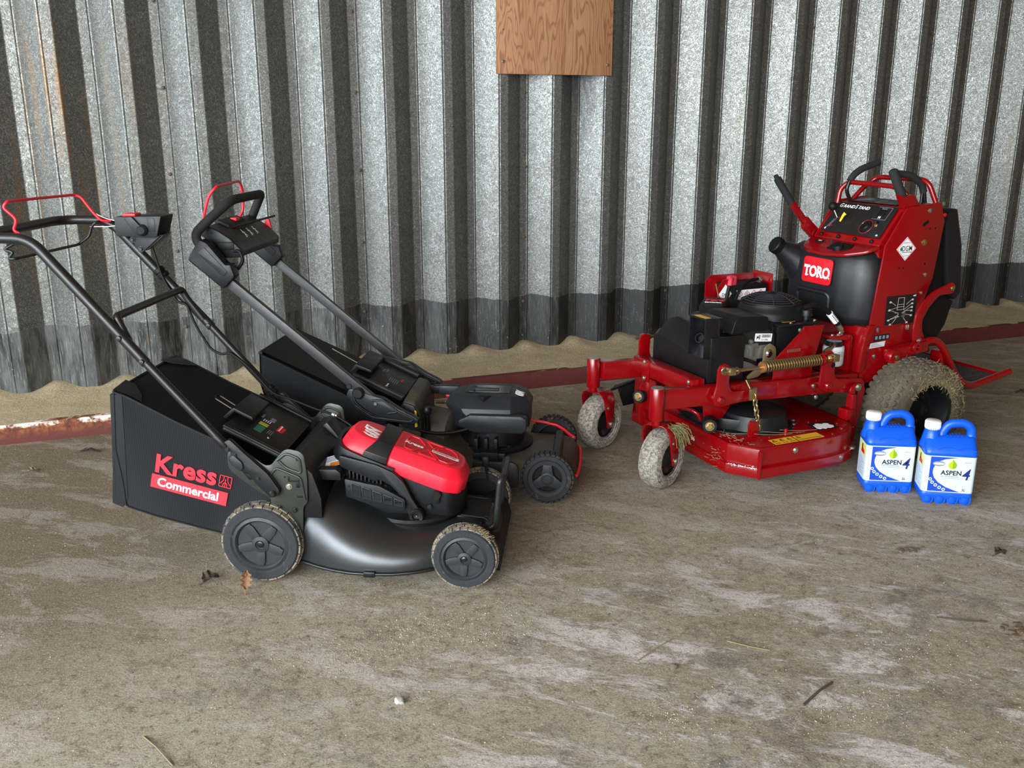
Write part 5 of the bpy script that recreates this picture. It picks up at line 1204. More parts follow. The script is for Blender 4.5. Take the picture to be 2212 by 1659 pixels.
tube('hose_ferrule', [(.914, -.1555, .540), (.928, -.158, .520)], .0125, 'zinc', hs, 0, 12); tube('hose_ferrule', [(.928, -.158, .520), (.936, -.160, .506)], .0085, 'brass_zinc', hs, 0, 10)

# -- battery on the far side
bt = box('battery', .655, .835, .205, .32, .53, .662, 'soft_black', tr, .006)
plate('battery_label', rect(.672, .826, .588, .640), frame((0, .2045, 0), (1, 0, 0), (0, 0, 1)), .0006, 'white_print', bt)
for k in range(4):
    xc = .690 + .0365 * k; BMt = frame((xc, .2036, .622), (1, 0, 0), (0, 0, 1)); bm = bmesh.new()
    strokes(bm, BMt, [((-.013, 0), (0, .013)), ((0, .013), (.013, 0)), ((.013, 0), (0, -.013)), ((0, -.013), (-.013, 0))], .0022, .0004); fin('hazard_diamond', bm, 'decal_red', bt, 0, smooth=0)
    bm = bmesh.new()
    strokes(bm, BMt, [[((0, .006), (0, -.001)), ((0, -.004), (0, -.005))], [((-.003, -.004), (.003, -.004)), ((0, .005), (0, -.004)), ((-.003, .002), (.003, .002))], [((-.006, -.001), (-.001, -.001)), ((.001, .001), (.004, .001))], [((-.003, -.003), (.002, .003)), ((.002, .003), (.003, -.003))]][k], .0018, .0004); fin('hazard_sign', bm, 'decal_black', bt, 0, smooth=0)
text('lettering', 'DANGER  sulphuric acid', .0085, frame((.674, .2036, .596), (1, 0, 0), (0, 0, 1)), 'decal_black', bt, ext=.0003)
prism('battery_tray', rpoly([(.600, .668), (.625, .690), (.862, .688), (.866, .56), (.62, .50), (.60, .56)], .004), 'y', .33, .336, RED, tr, .001)
prism('battery_tray', rpoly([(.575, .655), (.600, .690), (.642, .692), (.642, .56), (.60, .50), (.578, .53)], .004), 'y', .205, .211, RED, tr, .001)
box('battery_tray', .856, .862, .205, .336, .56, .70, RED, tr, .001); box('battery_tray', .60, .862, .205, .336, .50, .506, RED, tr, .001)
plate('sticker', [(0, -.042), (.034, 0), (0, .042), (-.034, 0)], frame((.612, .2045, .628), (1, 0, 0), (0, 0, 1)), .0006, 'white_print', tr)
text('lettering', 'DGM', .018, frame((.595, .2038, .620), (1, 0, 0), (0, 0, 1)), 'decal_black', tr, bold=.01, ext=.0003)
disc('terminal_boot', (.665, .235, .662), (0, 0, 1), .022, .036, 'terminal_pink', bt, 20, .004); tube('terminal_boot', [(.655, .22, .690), (.632, .20, .688), (.625, .195, .665)], .010, 'terminal_pink', bt, .01, 10)
disc('terminal', (.815, .24, .662), (0, 0, 1), .010, .022, 'zinc', bt, 10); box('terminal', .795, .825, .23, .25, .664, .676, 'zinc', bt, .002)
tube('battery_cable', [(.625, .195, .665), (.612, .19, .630), (.605, .185, .59)], .008, 'soft_black', bt, .02, 8); tube('battery_cable', [(.805, .235, .676), (.74, .21, .680), (.68, .195, .650), (.650, .185, .60)], .007, 'soft_black', bt, .05, 8)
tube('tray_rod', [(.565, .21, .675), (.588, .20, .58)], .003, 'copper_zinc', tr, 0, 6)

# -- fuel tank
def tank_loop(z, d, ynear=-.232, yfar=.236):
    return [(p[0], p[1], z) for p in rpoly([(1.20, ynear + d), (1.015 + d, ynear + d), (.965 + d, ynear + .045), (.930 + d, -.10), (.924 + d, .0), (.928 + d, .12), (.945 + d, yfar - .03), (.985 + d, yfar - d), (1.20, yfar - d)], .025, 4)]
tank = loft('fuel_tank', [tank_loop(.525, .035), tank_loop(.540, .012), tank_loop(.570, .0), tank_loop(.74, .004), tank_loop(.800, .012), tank_loop(.826, .030), tank_loop(.838, .06)], 'tank_black', tr, True, 50)
tube('tank_filler', [(1.0, .180, .735), (.935, .198, .782), (.880, .204, .816)], [.085, .054, .033], 'tank_black', tr, 0, 20)
lathe('tank_cap', [(.030, -.012), (.036, -.008), (.036, .018), (.032, .022), (0, .022)], (.874, .205, .820), (-.86, .10, .5), 'soft_black', tr, 24)
bm = bmesh.new()
for k in range(20):
    a = 2 * PI * k / 20; u_, v_, w_ = basis((-.86, .10, .5)); d_ = u_ * math.cos(a) + v_ * math.sin(a); p = Vector((.874, .205, .820)) + d_ * .036
    atube(bm, [p - w_ * .006, p + w_ * .017], .0018, 4)
fin('cap_ribs', bm, 'soft_black', tr, 0)
# recessed grip moulding and logo
tube('tank_moulding', [(.936, .120, .560), (.932, .120, .640), (.929, .105, .652), (.927, -.055, .652), (.932, -.068, .640), (.934, -.068, .585)], .010, 'tank_black', tank, .02, 10)
TLm = frame((.9195, .085, .685), (.03, -1, 0), (.09, 0, 1))
lg = plate('logo_panel', rect(0, .166, 0, .108, .018), TLm, .008, 'decal_red', tank, .003)
text('lettering', 'TORO', .062, TLm @ Matrix.Translation((.010, .028, .0082)), 'white_print', tank, bold=.034, sx=.86, ext=.0006, spacing=.96)
bm = bmesh.new(); MT = TLm @ Matrix.Translation((0, 0, .0083))
def srf(x0, x1, z): aplate(bm, rect(x0, x1, z, z + .0045), MT, .0008)
srf(.020, .038, .028); srf(.010, .015, .060); srf(.010, .048, .0690) if False else None
srf(.086, .100, .028); srf(.110, .122, .028); srf(.084, .094, .069)
fin('lettering_serif', bm, 'white_print', tank, 0, smooth=0)
disc('registered_mark', TLm @ Vector((.157, .030, .008)), TLm.col[2].xyz, .003, .001, 'white_print', tank, 10)
# red lid on top of the tank
lid = loft('tank_lid', [[(x + (.012 if k else 0), y, z + .004) for x, y, z in []] for k in ()] or [[(p[0], p[1], .866 - (1.045 - p[0]) * .42 + dz) for p in rpoly([(1.045, -.222), (.985, -.20), (.940, -.12), (.924, -.02), (.928, .07), (.955, .14), (1.0, .165), (1.045, .165)], .02, 4)] for dz in (-.012, 0)], RED, tr, True, 30, .002)
lathe('gauge_cap', [(0, .022), (.020, .022), (.023, .016), (.023, 0)], (.972, -.055, .830), (-.35, 0, .93), 'soft_black', lid, 20)
plate('gauge_plate', rpoly([(-.05, -.03), (.05, -.028), (.062, .0), (.05, .03), (-.05, .03)], .006), frame((.984, -.050, .8418), (0, -1, 0), (.92, 0, .39)), .003, 'soft_black', lid, .001)
plate('sticker', rect(-.022, .022, -.012, .012), frame((1.0, .09, .8484), (0, -1, 0), (.92, 0, .39)), .0008, 'decal_black', lid)
text('lettering', 'ON', .012, frame((1.0, .10, .8494), (0, -1, 0), (.92, 0, .39)), 'white_print', lid, ext=.0003)
disc('lid_peg', (1.0, .015, .848), (-.35, 0, .93), .005, .016, 'wheel_grey', lid, 10)

# -- control tower
C0, C1 = Vector((1.030, 0, .862)), Vector((1.140, 0, 1.008))
tw = prism('control_tower', [(1.030, .862), (1.140, 1.006), (1.300, 1.020), (1.330, .950), (1.25, .54), (1.09, .54)], 'y', -.212, .158, RED, tr, .004)
sp = prism('side_panel', [(1.000, .532), (1.038, .862), (1.136, 1.012), (1.315, 1.026), (1.345, .945), (1.318, .72), (1.245, .530)], 'y', -.240, -.232, RED, tr, .0015)
prism('side_panel', [(1.000, .532), (1.038, .862), (1.136, 1.012), (1.315, 1.026), (1.345, .945), (1.318, .72), (1.245, .530)], 'y', .160, .168, RED, tr, .0015)
slope = (C1 - C0).normalized(); PM = frame(C0 + Vector((-.0035, .150, .003)), (0, -1, 0), slope)     # u from far to near, v up the slope
pn = plate('control_panel', rect(.012, .348, .028, .176, .004), PM, .003, 'decal_black', tr, .001)
Q = PM @ Matrix.Translation((0, 0, .0032))
text('lettering', 'G', .026, Q @ Matrix.Translation((.034, .150, 0)), 'white_print', pn, bold=.006, shear=.25, ext=.0004)
text('lettering', 'RAND', .0205, Q @ Matrix.Translation((.058, .150, 0)), 'white_print', pn, bold=.006, shear=.25, sx=1.1, ext=.0004)
text('lettering', 'S', .026, Q @ Matrix.Translation((.124, .150, 0)), 'white_print', pn, bold=.006, shear=.25, ext=.0004)
text('lettering', 'TAND', .0205, Q @ Matrix.Translation((.142, .150, 0)), 'white_print', pn, bold=.006, shear=.25, sx=1.1, ext=.0004)
lv = tube('choke_lever', [Q @ Vector((.062, .098, 0)), Q @ Vector((.050, .118, .030))], .004, 'zinc', pn, 0, 8)
bm = bmesh.new(); bmesh.ops.create_uvsphere(bm, u_segments=18, v_segments=12, radius=.019, matrix=Matrix.Translation(Q @ Vector((.047, .126, .040)))); fin('lever_ball', bm, 'soft_black', lv, 0, smooth=80)
bm = bmesh.new(); strokes(bm, Q, [((.036, .046), (.052, .090)), ((.046, .052), (.062, .094))], .0022, .0004); fin('print_mark', bm, 'label_grey', pn, 0, smooth=0)
bm = bmesh.new(); strokes(bm, Q, [((.062, .098), (.074, .100)), ((.074, .100), (.076, .094)), ((.046, .050), (.058, .060)), ((.058, .060), (.064, .056))], .002, .0004); fin('print_mark', bm, 'decal_red', pn, 0, smooth=0)
plate('print_mark', rpoly([(.028, .038), (.036, .036), (.036, .046), (.030, .046)], .002), Q, .0004, 'white_print', pn)
tube('throttle_lever', [Q @ Vector((.098, .078, .006)), Q @ Vector((.112, .100, .020)), Q @ Vector((.118, .110, .022))], [.0045, .006, .0085], 'knob_yellow', pn, 0, 8, squash=(1, .6))
lathe('key_switch', [(0, .010), (.012, .010), (.016, .006), (.026, .005), (.028, 0)], Q @ Vector((.246, .072, 0)), Q.col[2].xyz, 'soft_black', pn, 26)
bm = bmesh.new(); atube(bm, [Q @ Vector((.246 + .032 * math.cos(a), .072 + .032 * math.sin(a), .0006)) for a in [2 * PI * k / 32 for k in range(32)]], .0008, 4, closed=True); fin('print_mark', bm, 'decal_red', pn, 0)
text('lettering', '1', .008, Q @ Matrix.Translation((.225, .08, .006)), 'white_print', pn, ext=.0004)
box('hour_meter', 0, 0, 0, 0, 0, 0, 'soft_black', pn, 0) if False else None
plate('hour_meter', rect(.268, .300, .128, .158, .003), Q, .004, 'soft_black', pn, .001)
bm = bmesh.new(); strokes(bm, Q, [((.248, .112), (.320, .112)), ((.320, .112), (.324, .170)), ((.324, .170), (.252, .170))], .0016, .0004); fin('print_mark', bm, 'label_grey', pn, 0, smooth=0)
text('lettering', 'TRANS', .009, Q @ Matrix.Translation((.270, .160, 0)), 'label_grey', pn, ext=.0004); text('lettering', 'N', .016, Q @ Matrix.Translation((.278, .116, .001)), 'white_print', pn, ext=.0006, bold=.02)
tube('toggle', [Q @ Vector((.292, .098, 0)), Q @ Vector((.296, .090, .014))], .006, 'soft_black', pn, 0, 8); disc('toggle_nut', Q @ Vector((.294, .084, 0)), Q.col[2].xyz, .008, .004, 'copper_zinc', pn, 12)
text('lettering', '00', .010, Q @ Matrix.Translation((.322, .036, 0)), 'white_print', pn, ext=.0004, bold=.02)
for u in (.030, .130, .225, .318): bolt('bolt', PM @ Vector((u, .012, .0)), PM.col[2].xyz, .007, 'gloss_black', tw)
plate('tray_sticker', rect(.02, .30, .012, .120, .003), frame((1.150, .150, 1.0105), (0, -1, 0), (1, 0, .085)), .001, 'decal_black', tw)
TT = frame((1.150, .150, 1.0118), (0, -1, 0), (1, 0, .085)); bm = bmesh.new(); aplate(bm, [(.05, .03), (.075, .03), (.085, .06), (.11, .065), (.11, .09), (.07, .10), (.06, .07)], TT, .0004); strokes(bm, TT, [((.17, .03), (.26, .03)), ((.26, .03), (.27, .06)), ((.17, .03), (.165, .06)), ((.165, .06), (.19, .08)), ((.12, .05), (.135, .05)), ((.135, .05), (.135, .07))], .003, .0004); fin('print_mark', bm, 'label_grey', tw, 0, smooth=0)
# guard hoops, levers, hand controls
tube('guard_hoop', [(1.128, .142, 1.000), (1.135, .140, 1.060), (1.155, .115, 1.090), (1.160, -.13, 1.086), (1.178, -.17, 1.070), (1.212, -.212, 1.008)], .0105, RED, tr, [0, .02, .03, .06, .03, 0], 12, 6)
tube('guard_hoop', [(1.205, .140, 1.010), (1.250, .125, 1.065), (1.300, .105, 1.108), (1.285, -.16, 1.112), (1.290, -.19, 1.095), (1.312, -.215, 1.020)], .0105, RED, tr, [0, .03, .05, .05, .03, 0], 12, 6)
hc = tube('hand_control', [(1.168, .105, 1.005), (1.150, .105, 1.030), (1.132, .102, 1.058), (1.146, .1, 1.100), (1.160, .1, 1.115)], .008, 'gloss_black', tr, .02, 10)
tube('foam_grip', [(1.145, .1, 1.095), (1.165, .1, 1.122), (1.204, .1, 1.144), (1.299, .1, 1.171)], .0145, 'foam_black', hc, .04, 14)
hc = tube('hand_control', [(1.325, -.150, 1.000), (1.318, -.150, 1.03), (1.308, -.150, 1.069)], .008, 'gloss_black', tr, 0, 10)
tube('hand_control', [(1.300, -.150, 1.000), (1.300, -.150, 1.066)], .007, 'gloss_black', tr, 0, 10)
tube('foam_grip', [(1.306, -.150, 1.060), (1.295, -.150, 1.088), (1.262, -.150, 1.112), (1.225, -.145, 1.131), (1.150, -.130, 1.138)], .0145, 'foam_black', hc, .03, 14)
nl = prism('drive_lever', rpoly([(1.100, 1.062), (1.125, 1.050), (1.175, 1.060), (1.225, 1.0), (1.195, .985), (1.150, .955), (1.145, .985)], .006), 'y', -.228, -.200, RED, tr, .002)
tube('foam_grip', [(1.140, -.205, 1.040), (1.076, -.200, 1.152)], .0185, 'foam_black', nl, 0, 16); lathe('grip_end', [(0, .006), (.012, .005), (.0185, 0)], (1.076, -.200, 1.152), (-.49, 0, .87), 'foam_black', nl, 16)
fl = sqtube('brake_lever', [(1.020, .185, .892), (.908, .188, 1.014)], .022, .026, RED, tr, .004)
prism('lever_base', rpoly([(1.045, .845), (1.075, .88), (1.02, .925), (1.0, .945), (.985, .93), (.985, .895)], .006), 'y', .172, .200, RED, fl, .003)
tube('foam_grip', [(.915, .188, 1.004), (.833, .190, 1.106)], .0165, 'foam_black', fl, 0, 16); tube('grip_button', [(.833, .190, 1.106), (.822, .190, 1.120)], .010, 'foam_black', fl, 0, 12)
# side decals, screws
SD = frame((0, -.2405, 0), (1, 0, 0), (0, 0, 1))
st_ = plate('sticker', [(1.150, .799), (1.202, .847), (1.150, .895), (1.098, .847)], SD, .0007, 'white_print', sp)
bm = bmesh.new(); strokes(bm, SD @ Matrix.Translation((0, 0, .0008)), [((1.150, .803), (1.198, .847)), ((1.198, .847), (1.150, .891)), ((1.150, .891), (1.102, .847)), ((1.102, .847), (1.150, .803))], .0016, .0003); fin('sticker_print', bm, 'decal_red', sp, 0, smooth=0)
text('lettering', 'DGM', .030, SD @ Matrix.Translation((1.127, .838, .0008)), 'label_black', sp, bold=.004, ext=.0003, sx=.78, spacing=1.08)
plate('sticker_print', [(1.116, .847), (1.123, .857), (1.129, .847), (1.123, .836)], SD @ Matrix.Translation((0, 0, .0008)), .0003, 'decal_green', sp)
plate('sticker_print', rect(1.128, 1.182, .832, .8345), SD @ Matrix.Translation((0, 0, .0008)), .0003, 'decal_green', sp); plate('sticker_print', rect(1.135, 1.165, .818, .8195), SD @ Matrix.Translation((0, 0, .0008)), .0003, 'label_grey', sp); plate('sticker_print', rect(1.135, 1.165, .870, .872), SD @ Matrix.Translation((0, 0, .0008)), .0003, 'label_grey', sp)
plate('service_chart', [(1.078, .538), (1.238, .538), (1.243, .658), (1.076, .658)], SD, .0007, 'decal_black', sp)
bm = bmesh.new(); MM = SD @ Matrix.Translation((1.158, .598, .0008))
strokes(bm, MM, [((-.018, .05), (.014, .05)), ((.014, .05), (.016, .0)), ((.016, 0), (-.020, 0)), ((-.020, 0), (-.018, .05)), ((-.018, .022), (.016, .022)), ((-.018, .012), (.016, .012)), ((-.03, -.012), (-.012, -.012)), ((-.012, -.012), (-.012, -.028)), ((.008, -.012), (.026, -.012)), ((.008, -.028), (.026, -.028)), ((-.03, -.028), (-.008, -.028))], .0008, .0003)
strokes(bm, MM, [((-.055, .035), (-.028, .018)), ((-.058, .004), (-.022, .010)), ((-.058, .002), (-.024, -.010)), ((-.058, -.038), (-.014, -.022)), ((-.058, -.038), (-.005, -.028)), ((.055, .038), (.028, .020)), ((.055, .022), (.016, -.002)), ((.055, .008), (.010, -.014)), ((.055, -.006), (.02, -.006)), ((.055, -.026), (.012, -.018)), ((-.04, -.054), (-.02, -.034)), ((.035, -.052), (.018, -.034))], .0008, .0003)
for x, y in ((-.060, .037), (-.062, .004), (-.062, -.038), (-.05, -.056), (.060, .040), (.060, .024), (.060, .009), (.060, -.006), (.060, -.026), (.04, -.054)): strokes(bm, MM, [((x - .004, y), (x + .004, y)), ((x - .005, y - .004), (x + .005, y - .004))], .0020, .0003)
strokes(bm, MM, [((.062, .054), (.076, .056)), ((.064, .052), (.074, .052))], .002, .0003)
fin('chart_print', bm, 'white_print', sp, 0, smooth=0)
bolt('bolt', (1.245, -.240, .868), NEAR, .010, 'brass_zinc', sp); bolt('bolt', (1.256, -.240, .995), NEAR, .007, 'zinc', sp); bolt('bolt', (1.272, -.240, .735), NEAR, .006, 'zinc', sp); bolt('bolt', (1.262, -.240, .660), NEAR, .005, 'zinc', sp)
for x, z, r_ in ((1.123, .770, .004), (1.145, .770, .004), (1.262, .780, .005), (1.268, .922, .004), (1.298, .922, .004)): disc('hole', (x, -.2401, z), NEAR, r_, .0008, 'soft_black', sp, 10)
prism('slot', rpoly([(1.222, .938), (1.236, .950), (1.252, .958), (1.258, .945), (1.244, .940), (1.232, .930)], .003), 'y', -.2408, -.239, 'soft_black', sp, 0)
# -- lower body, rear
lb = prism('lower_body', [(.975, .30), (.985, .536), (1.245, .531), (1.27, .30)], 'y', -.236, .236, RED, tr, .003)
prism('body_gusset', rpoly([(.955, .352), (.972, .50), (.992, .545), (1.03, .545), (1.0, .48), (.985, .36)], .006), 'y', -.25, -.232, RED, tr, .003)
plate('spec_plate', [(1.035, .500), (1.118, .502), (1.116, .478), (1.030, .472)], frame((0, -.2365, 0), (1, 0, 0), (0, 0, 1)), .0008, 'decal_black', lb)
plate('spec_plate', [(1.018, .468), (1.098, .472), (1.094, .450), (1.012, .446)], frame((0, -.2365, 0), (1, 0, 0), (0, 0, 1)), .0008, 'filter_white', lb)
for k in range(4): plate('plate_print', rect(1.024, 1.084 - .01 * k, .452 + .0042 * k, .4535 + .0042 * k), frame((0, -.2374, 0), (1, 0, 0), (0, 0, 1)), .0004, 'label_grey', lb)
for k in range(4): plate('plate_print', rect(1.04 + .02 * k, 1.052 + .02 * k, .482, .496), frame((0, -.2374, 0), (1, 0, 0), (0, 0, 1)), .0004, 'label_grey', lb)
bolt('bolt', (1.045, -.2365, .412), NEAR, .007, 'zinc', lb); box('bolt_tab', 1.046, 1.052, -.242, -.236, .512, .532, 'zinc', lb, .001); box('bolt_tab', 1.212, 1.218, -.242, -.236, .508, .530, 'zinc', lb, .001)
# pivot bar and arc arm
pv = sqtube('pivot_arm', [(1.085, -.265, .418), (1.29, -.265, .444)], .05, .048, RED, tr, .010)
lathe('pivot_eye', [(0, .03), (.026, .03), (.030, .024), (.030, 0)], (1.098, -.270, .417), NEAR, RED, pv, 24); bolt('bolt', (1.103, -.298, .416), NEAR, .010, 'brass_zinc', pv)
lathe('cross_pivot', [(.018, 0), (.022, .004), (.022, .012), (.012, .012), (.012, 0)], (1.212, -.292, .446), NEAR, RED, pv, 20)
out_ = [(1.238, .440), (1.222, .470), (1.220, .525), (1.224, .573), (1.258, .628), (1.312, .668), (1.385, .690), (1.400, .698), (1.422, .690), (1.430, .672), (1.420, .653), (1.400, .648), (1.343, .648), (1.294, .604), (1.262, .550), (1.268, .500), (1.290, .470), (1.290, .440), (1.265, .425)]
aa = prism('arc_arm', rpoly(out_, .014), 'y', -.264, -.254, RED, tr, .0015)
bolt('bolt', (1.258, -.264, .459), NEAR, .011, 'zinc', aa); disc('pin', (1.412, -.264, .672), NEAR, .010, .004, 'brass_zinc', aa, 16)
# cushion
loft('thigh_cushion', [[(1.372, y, 1.0 - d), (1.455 - d, y, .995 - d), (1.490, y, .84), (1.535 - d, y, .63 + d), (1.500, y, .602 + d), (1.44, y, .64), (1.40, y, .85)] for y, d in ((-.215, .02), (-.205, .004), (-.06, 0), (.10, 0), (.15, .004), (.16, .02))], 'vinyl_black', tr, True, 45, .006)
prism('cushion_back', [(1.345, .95), (1.385, .94), (1.445, .63), (1.50, .60), (1.47, .50), (1.41, .42), (1.27, .42), (1.25, .53), (1.32, .72)], 'y', -.20, .15, 'soft_black', tr, .006)
box('cushion_hinge', 1.34, 1.385, -.225, -.19, .935, .995, 'soft_black', tr, .012); disc('pin', (1.355, -.226, .972), NEAR, .008, .004, 'decal_red', tr, 12); bolt('bolt', (1.335, -.232, 1.018), NEAR, .007, 'zinc', tr)
# foot platform
tube('platform_rail', [(1.20, -.272, .418), (1.268, -.272, .452), (1.325, -.272, .466), (1.385, -.272, .432), (1.490, -.268, .290), (1.545, -.265, .245), (1.610, -.262, .226), (1.850, -.250, .262)], .0155, RED, tr, [0, .03, .05, .06, .04, .05, .05, 0], 14, 6)
tube('platform_rail', [(1.20, .225, .418), (1.268, .225, .452), (1.325, .225, .466), (1.385, .225, .432), (1.490, .222, .290), (1.545, .22, .245), (1.610, .22, .226), (1.850, .21, .262)], .0155, RED, tr, [0, .03, .05, .06, .04, .05, .05, 0], 14, 6)
def m_grip():
    t = NT('grip_tape'); n_ = t.noise(120, 4, .7); t.set(t.mix(t.bw(n_, .4, .7), sr(36, 34, 34), sr(92, 88, 84)), .9); t.bump(n_, .5, .003); MATS['grip_tape'] = t.m
m_grip()
loft('foot_platform', [[(x, y, z), (x, y, z - .012)] and [(x, -.25, z), (x, .21, z), (x, .21, z - .012), (x, -.25, z - .012)] for x, y, z in ((1.56, 0, .222), (1.62, 0, .216), (1.80, 0, .246))], 'grip_tape', tr, True, 30, .002)
sqtube('platform_edge', [(1.805, -.25, .245), (1.805, .21, .245)], .012, .028, RED, tr, .003)
box('rail_gusset', 1.40, 1.44, -.262, -.20, .33, .40, RED, tr, .006)
box('axle_housing', 1.10, 1.50, -.20, .20, .20, .345, 'soft_black', tr, .01); box('rear_bumper', 1.33, 1.52, -.235, -.20, .30, .345, 'soft_black', tr, .004)
# -- rear drive wheels
def drive_wheel(s):
    c = Vector((1.176, s * .432, .2055)); ax = Vector((0, s, 0)); w = .178
    rim = lathe('drive_wheel', [(0, -.085), (.045, -.085), (.050, -.066), (.060, -.066), (.072, -.085), (.092, -.080), (.100, -.02), (.106, -.004), (.118, .002), (.124, -.004), (.118, -.02), (.112, -w + .02), (0, -w + .02)], c, ax, 'soft_black', tr, 40)
    bm = bmesh.new(); R_ = .2015
    alathe(bm, [(.104, -.012), (.112, -.002), (.135, .003), (.162, .002), (.184, -.006), (.196, -.022), (R_, -.045), (R_ + .001, -w / 2), (R_, -w + .045), (.196, -w + .022), (.17, -w), (.112, -w)], c, ax, 64)
    u, v, wv = basis(ax); nb = 40
    for row in range(6):
        h0 = -.016 - row * .0285; hw_ = .0125; rr = (.1955, .2015, .2028, .2028, .2015, .1955)[row]
        for k in range(nb):
            a = 2 * PI * (k + (.5 if row % 2 else 0)) / nb; d = u * math.cos(a) + v * math.sin(a); tdir = wv.cross(d); p = c + d * rr + wv * h0
            vs_ = []
            for lift in (-.004, .0032):
                sc_ = 1.0 if lift < 0 else .84
                vs_.append([bm.verts.new(p + d * lift + tdir * (math.cos(q) * .0142 * sc_) + wv * (math.sin(q) * hw_ * sc_)) for q in [PI / 3 * j_ for j_ in range(6)]])
            bm.faces.new(vs_[1])
            for j_ in range(6): bm.faces.new((vs_[0][j_], vs_[0][(j_ + 1) % 6], vs_[1][(j_ + 1) % 6], vs_[1][j_]))
    fin('tyre', bm, 'tyre_rear', rim, 0, smooth=30)
    for k in range(5):
        a = 2 * PI * k / 5 + .4; bolt('wheel_nut', c + (u * math.cos(a) + v * math.sin(a)) * .054 + wv * -.066, ax, .008, 'black_metal', rim)
    return rim
dw = drive_wheel(-1); drive_wheel(1)
# dry grass stuck to the tyre
bm = bmesh.new(); rg = random.Random(11)
for k in range(950):
    if k % 6:      # along the shoulder and sidewall
        a = rg.choice((rg.uniform(-.5, 2.6), rg.gauss(1.0, .5))); rr = rg.choice((rg.gauss(.132, .008), rg.uniform(.13, .19), rg.uniform(.17, .203))); y = -.4365 if rr < .185 else -.432 + (rr - .185) * 1.4
        y -= rg.uniform(0, .003)
    else: a = rg.uniform(-.1, 2.9); rr = .2055; y = rg.uniform(-.41, -.28)
    p = Vector((1.176 + rr * math.cos(a), y, .2055 + rr * math.sin(a))); L_ = rg.uniform(.005, .022)
    q = p + Vector((rg.gauss(0, 1) - .4 * math.cos(a), rg.gauss(-.2, .35), rg.gauss(0, .8) - .5 * math.sin(a))).normalized() * L_
    atube(bm, [p, q], rg.uniform(.0004, .0008), 3)
tag(fin('dry_grass', bm, 'straw', dw, 0, smooth=0), kind='stuff')
# grass wad on the near caster fork and clippings on the deck
bm = bmesh.new()
for k in range(70):
    p = Vector((.050 + rg.gauss(0, .012), -.285 + rg.gauss(0, .012), .255 + rg.gauss(0, .008))); q = p + Vector((rg.uniform(.01, .05), rg.uniform(-.03, .01), -rg.uniform(.01, .075)))
    atube(bm, [p, (p + q) / 2 + Vector((.006, 0, .008)), q], .0010, 3)
tag(fin('grass_wad', bm, 'straw_green', fk_near, 0, smooth=0), kind='stuff')
bm = bmesh.new()
for k in range(160):
    if k < 60: p = Vector((rg.gauss(.29, .02), rg.gauss(-.30, .05), .192))
    elif k < 110: p = Vector((.2300 + rg.uniform(-.003, 0), rg.gauss(-.31, .03), rg.gauss(.125, .02)))
    else: p = Vector((rg.uniform(.26, .80), rg.uniform(-.45, -.25), .192))
    q = p + Vector((rg.gauss(0, 1), rg.gauss(0, 1), abs(rg.gauss(0, .15)))).normalized() * rg.uniform(.004, .022) * (1 if k < 110 else .35)
    atube(bm, [p, q], .0007, 3)
for x in (.30, .36, .42): atube(bm, fillet([(x, -.30, .20), (x + .05, -.335, .205), (x + .13, -.37, .198), (x + .22, -.385, .196)], .05, 5), .0009, 4)
tag(fin('clippings', bm, 'straw', dk, 0, smooth=0), kind='stuff')
# ---------------------------------------------------------------- things lying on the floor
rg = random.Random(21)
def blob(name, c, r, mat, flat=.6, seed=0, sub=1):
    bm = bmesh.new(); bmesh.ops.create_icosphere(bm, subdivisions=sub, radius=r); q = random.Random(seed)
    for v in bm.verts: v.co *= q.uniform(.75, 1.2); v.co.z = max(v.co.z * flat, -r * flat * .5)
    mz = min(v.co.z for v in bm.verts)
    for v in bm.verts: v.co += Vector((c[0], c[1], -mz + (c[2] if len(c) > 2 else 0)))
    return fin(name, bm, mat, None, 0, smooth=40)
tag(blob('pebble', (.43, 1.905), .013, 'pebble_grey', .75, 2, 2), 'pale grey pebble alone on the bare floor in front of the mower', 'pebble')
tag(blob('pebble', (.20, 1.52), .010, 'pebble_grey', .7, 3, 2), 'small pale grey pebble at the lower edge of the floor', 'pebble')
tag(blob('pebble', (-.56, 1.645), .009, 'pebble_brown', .7, 4, 2), 'small brown pebble near the lower left corner', 'pebble')
tag(blob('pebble', (1.12, 1.80), .010, 'pebble_brown', .8, 6, 2), 'dark brown pebble on the floor right of the front mower', 'pebble')
def leaf(name, c, ang, L, W, mat, label, curl=.35, lobes=4, tilt=(0, 0)):
    """lobed dry leaf, curled up from the floor"""
    V, F = [], []; n = 16
    for i in range(n + 1):
        t = i / n; w = W * math.sin(PI * min(t * 1.02, 1)) ** .6 * (1 + .38 * math.cos(2 * PI * lobes * t + .5)) * (1 - .25 * t) + .0008
        for k in (-1, -.5, 0, .5, 1): V.append((t * L - L / 2, k * w, .004 + curl * (abs(k) ** 1.6) * W * .9 + .014 * math.sin(t * 5) * t * curl))
    for i in range(n):
        for k in range(4): a = i * 5 + k; F.append((a, a + 1, a + 6, a + 5))
    me = bpy.data.meshes.new(name); me.from_pydata(V, [], F); me.update(); bm = bmesh.new(); bm.from_mesh(me); bpy.data.meshes.remove(me)
    bmesh.ops.solidify(bm, geom=list(bm.faces), thickness=.0006)
    atube(bm, [(-L / 2 - L * .28, 0, .006), (-L / 2, 0, .0045), (L * .35, 0, .0050)], .0011, 5)
    bm.transform(Matrix.Translation(c) @ Matrix.Rotation(ang, 4, 'Z') @ Matrix.Rotation(tilt[0], 4, 'Y') @ Matrix.Rotation(tilt[1], 4, 'X'))
    mz = min(v.co.z for v in bm.verts)
    for v in bm.verts: v.co.z += .0005 - mz
    return tag(fin(name, bm, mat, None, 0, smooth=50), label, 'leaf')
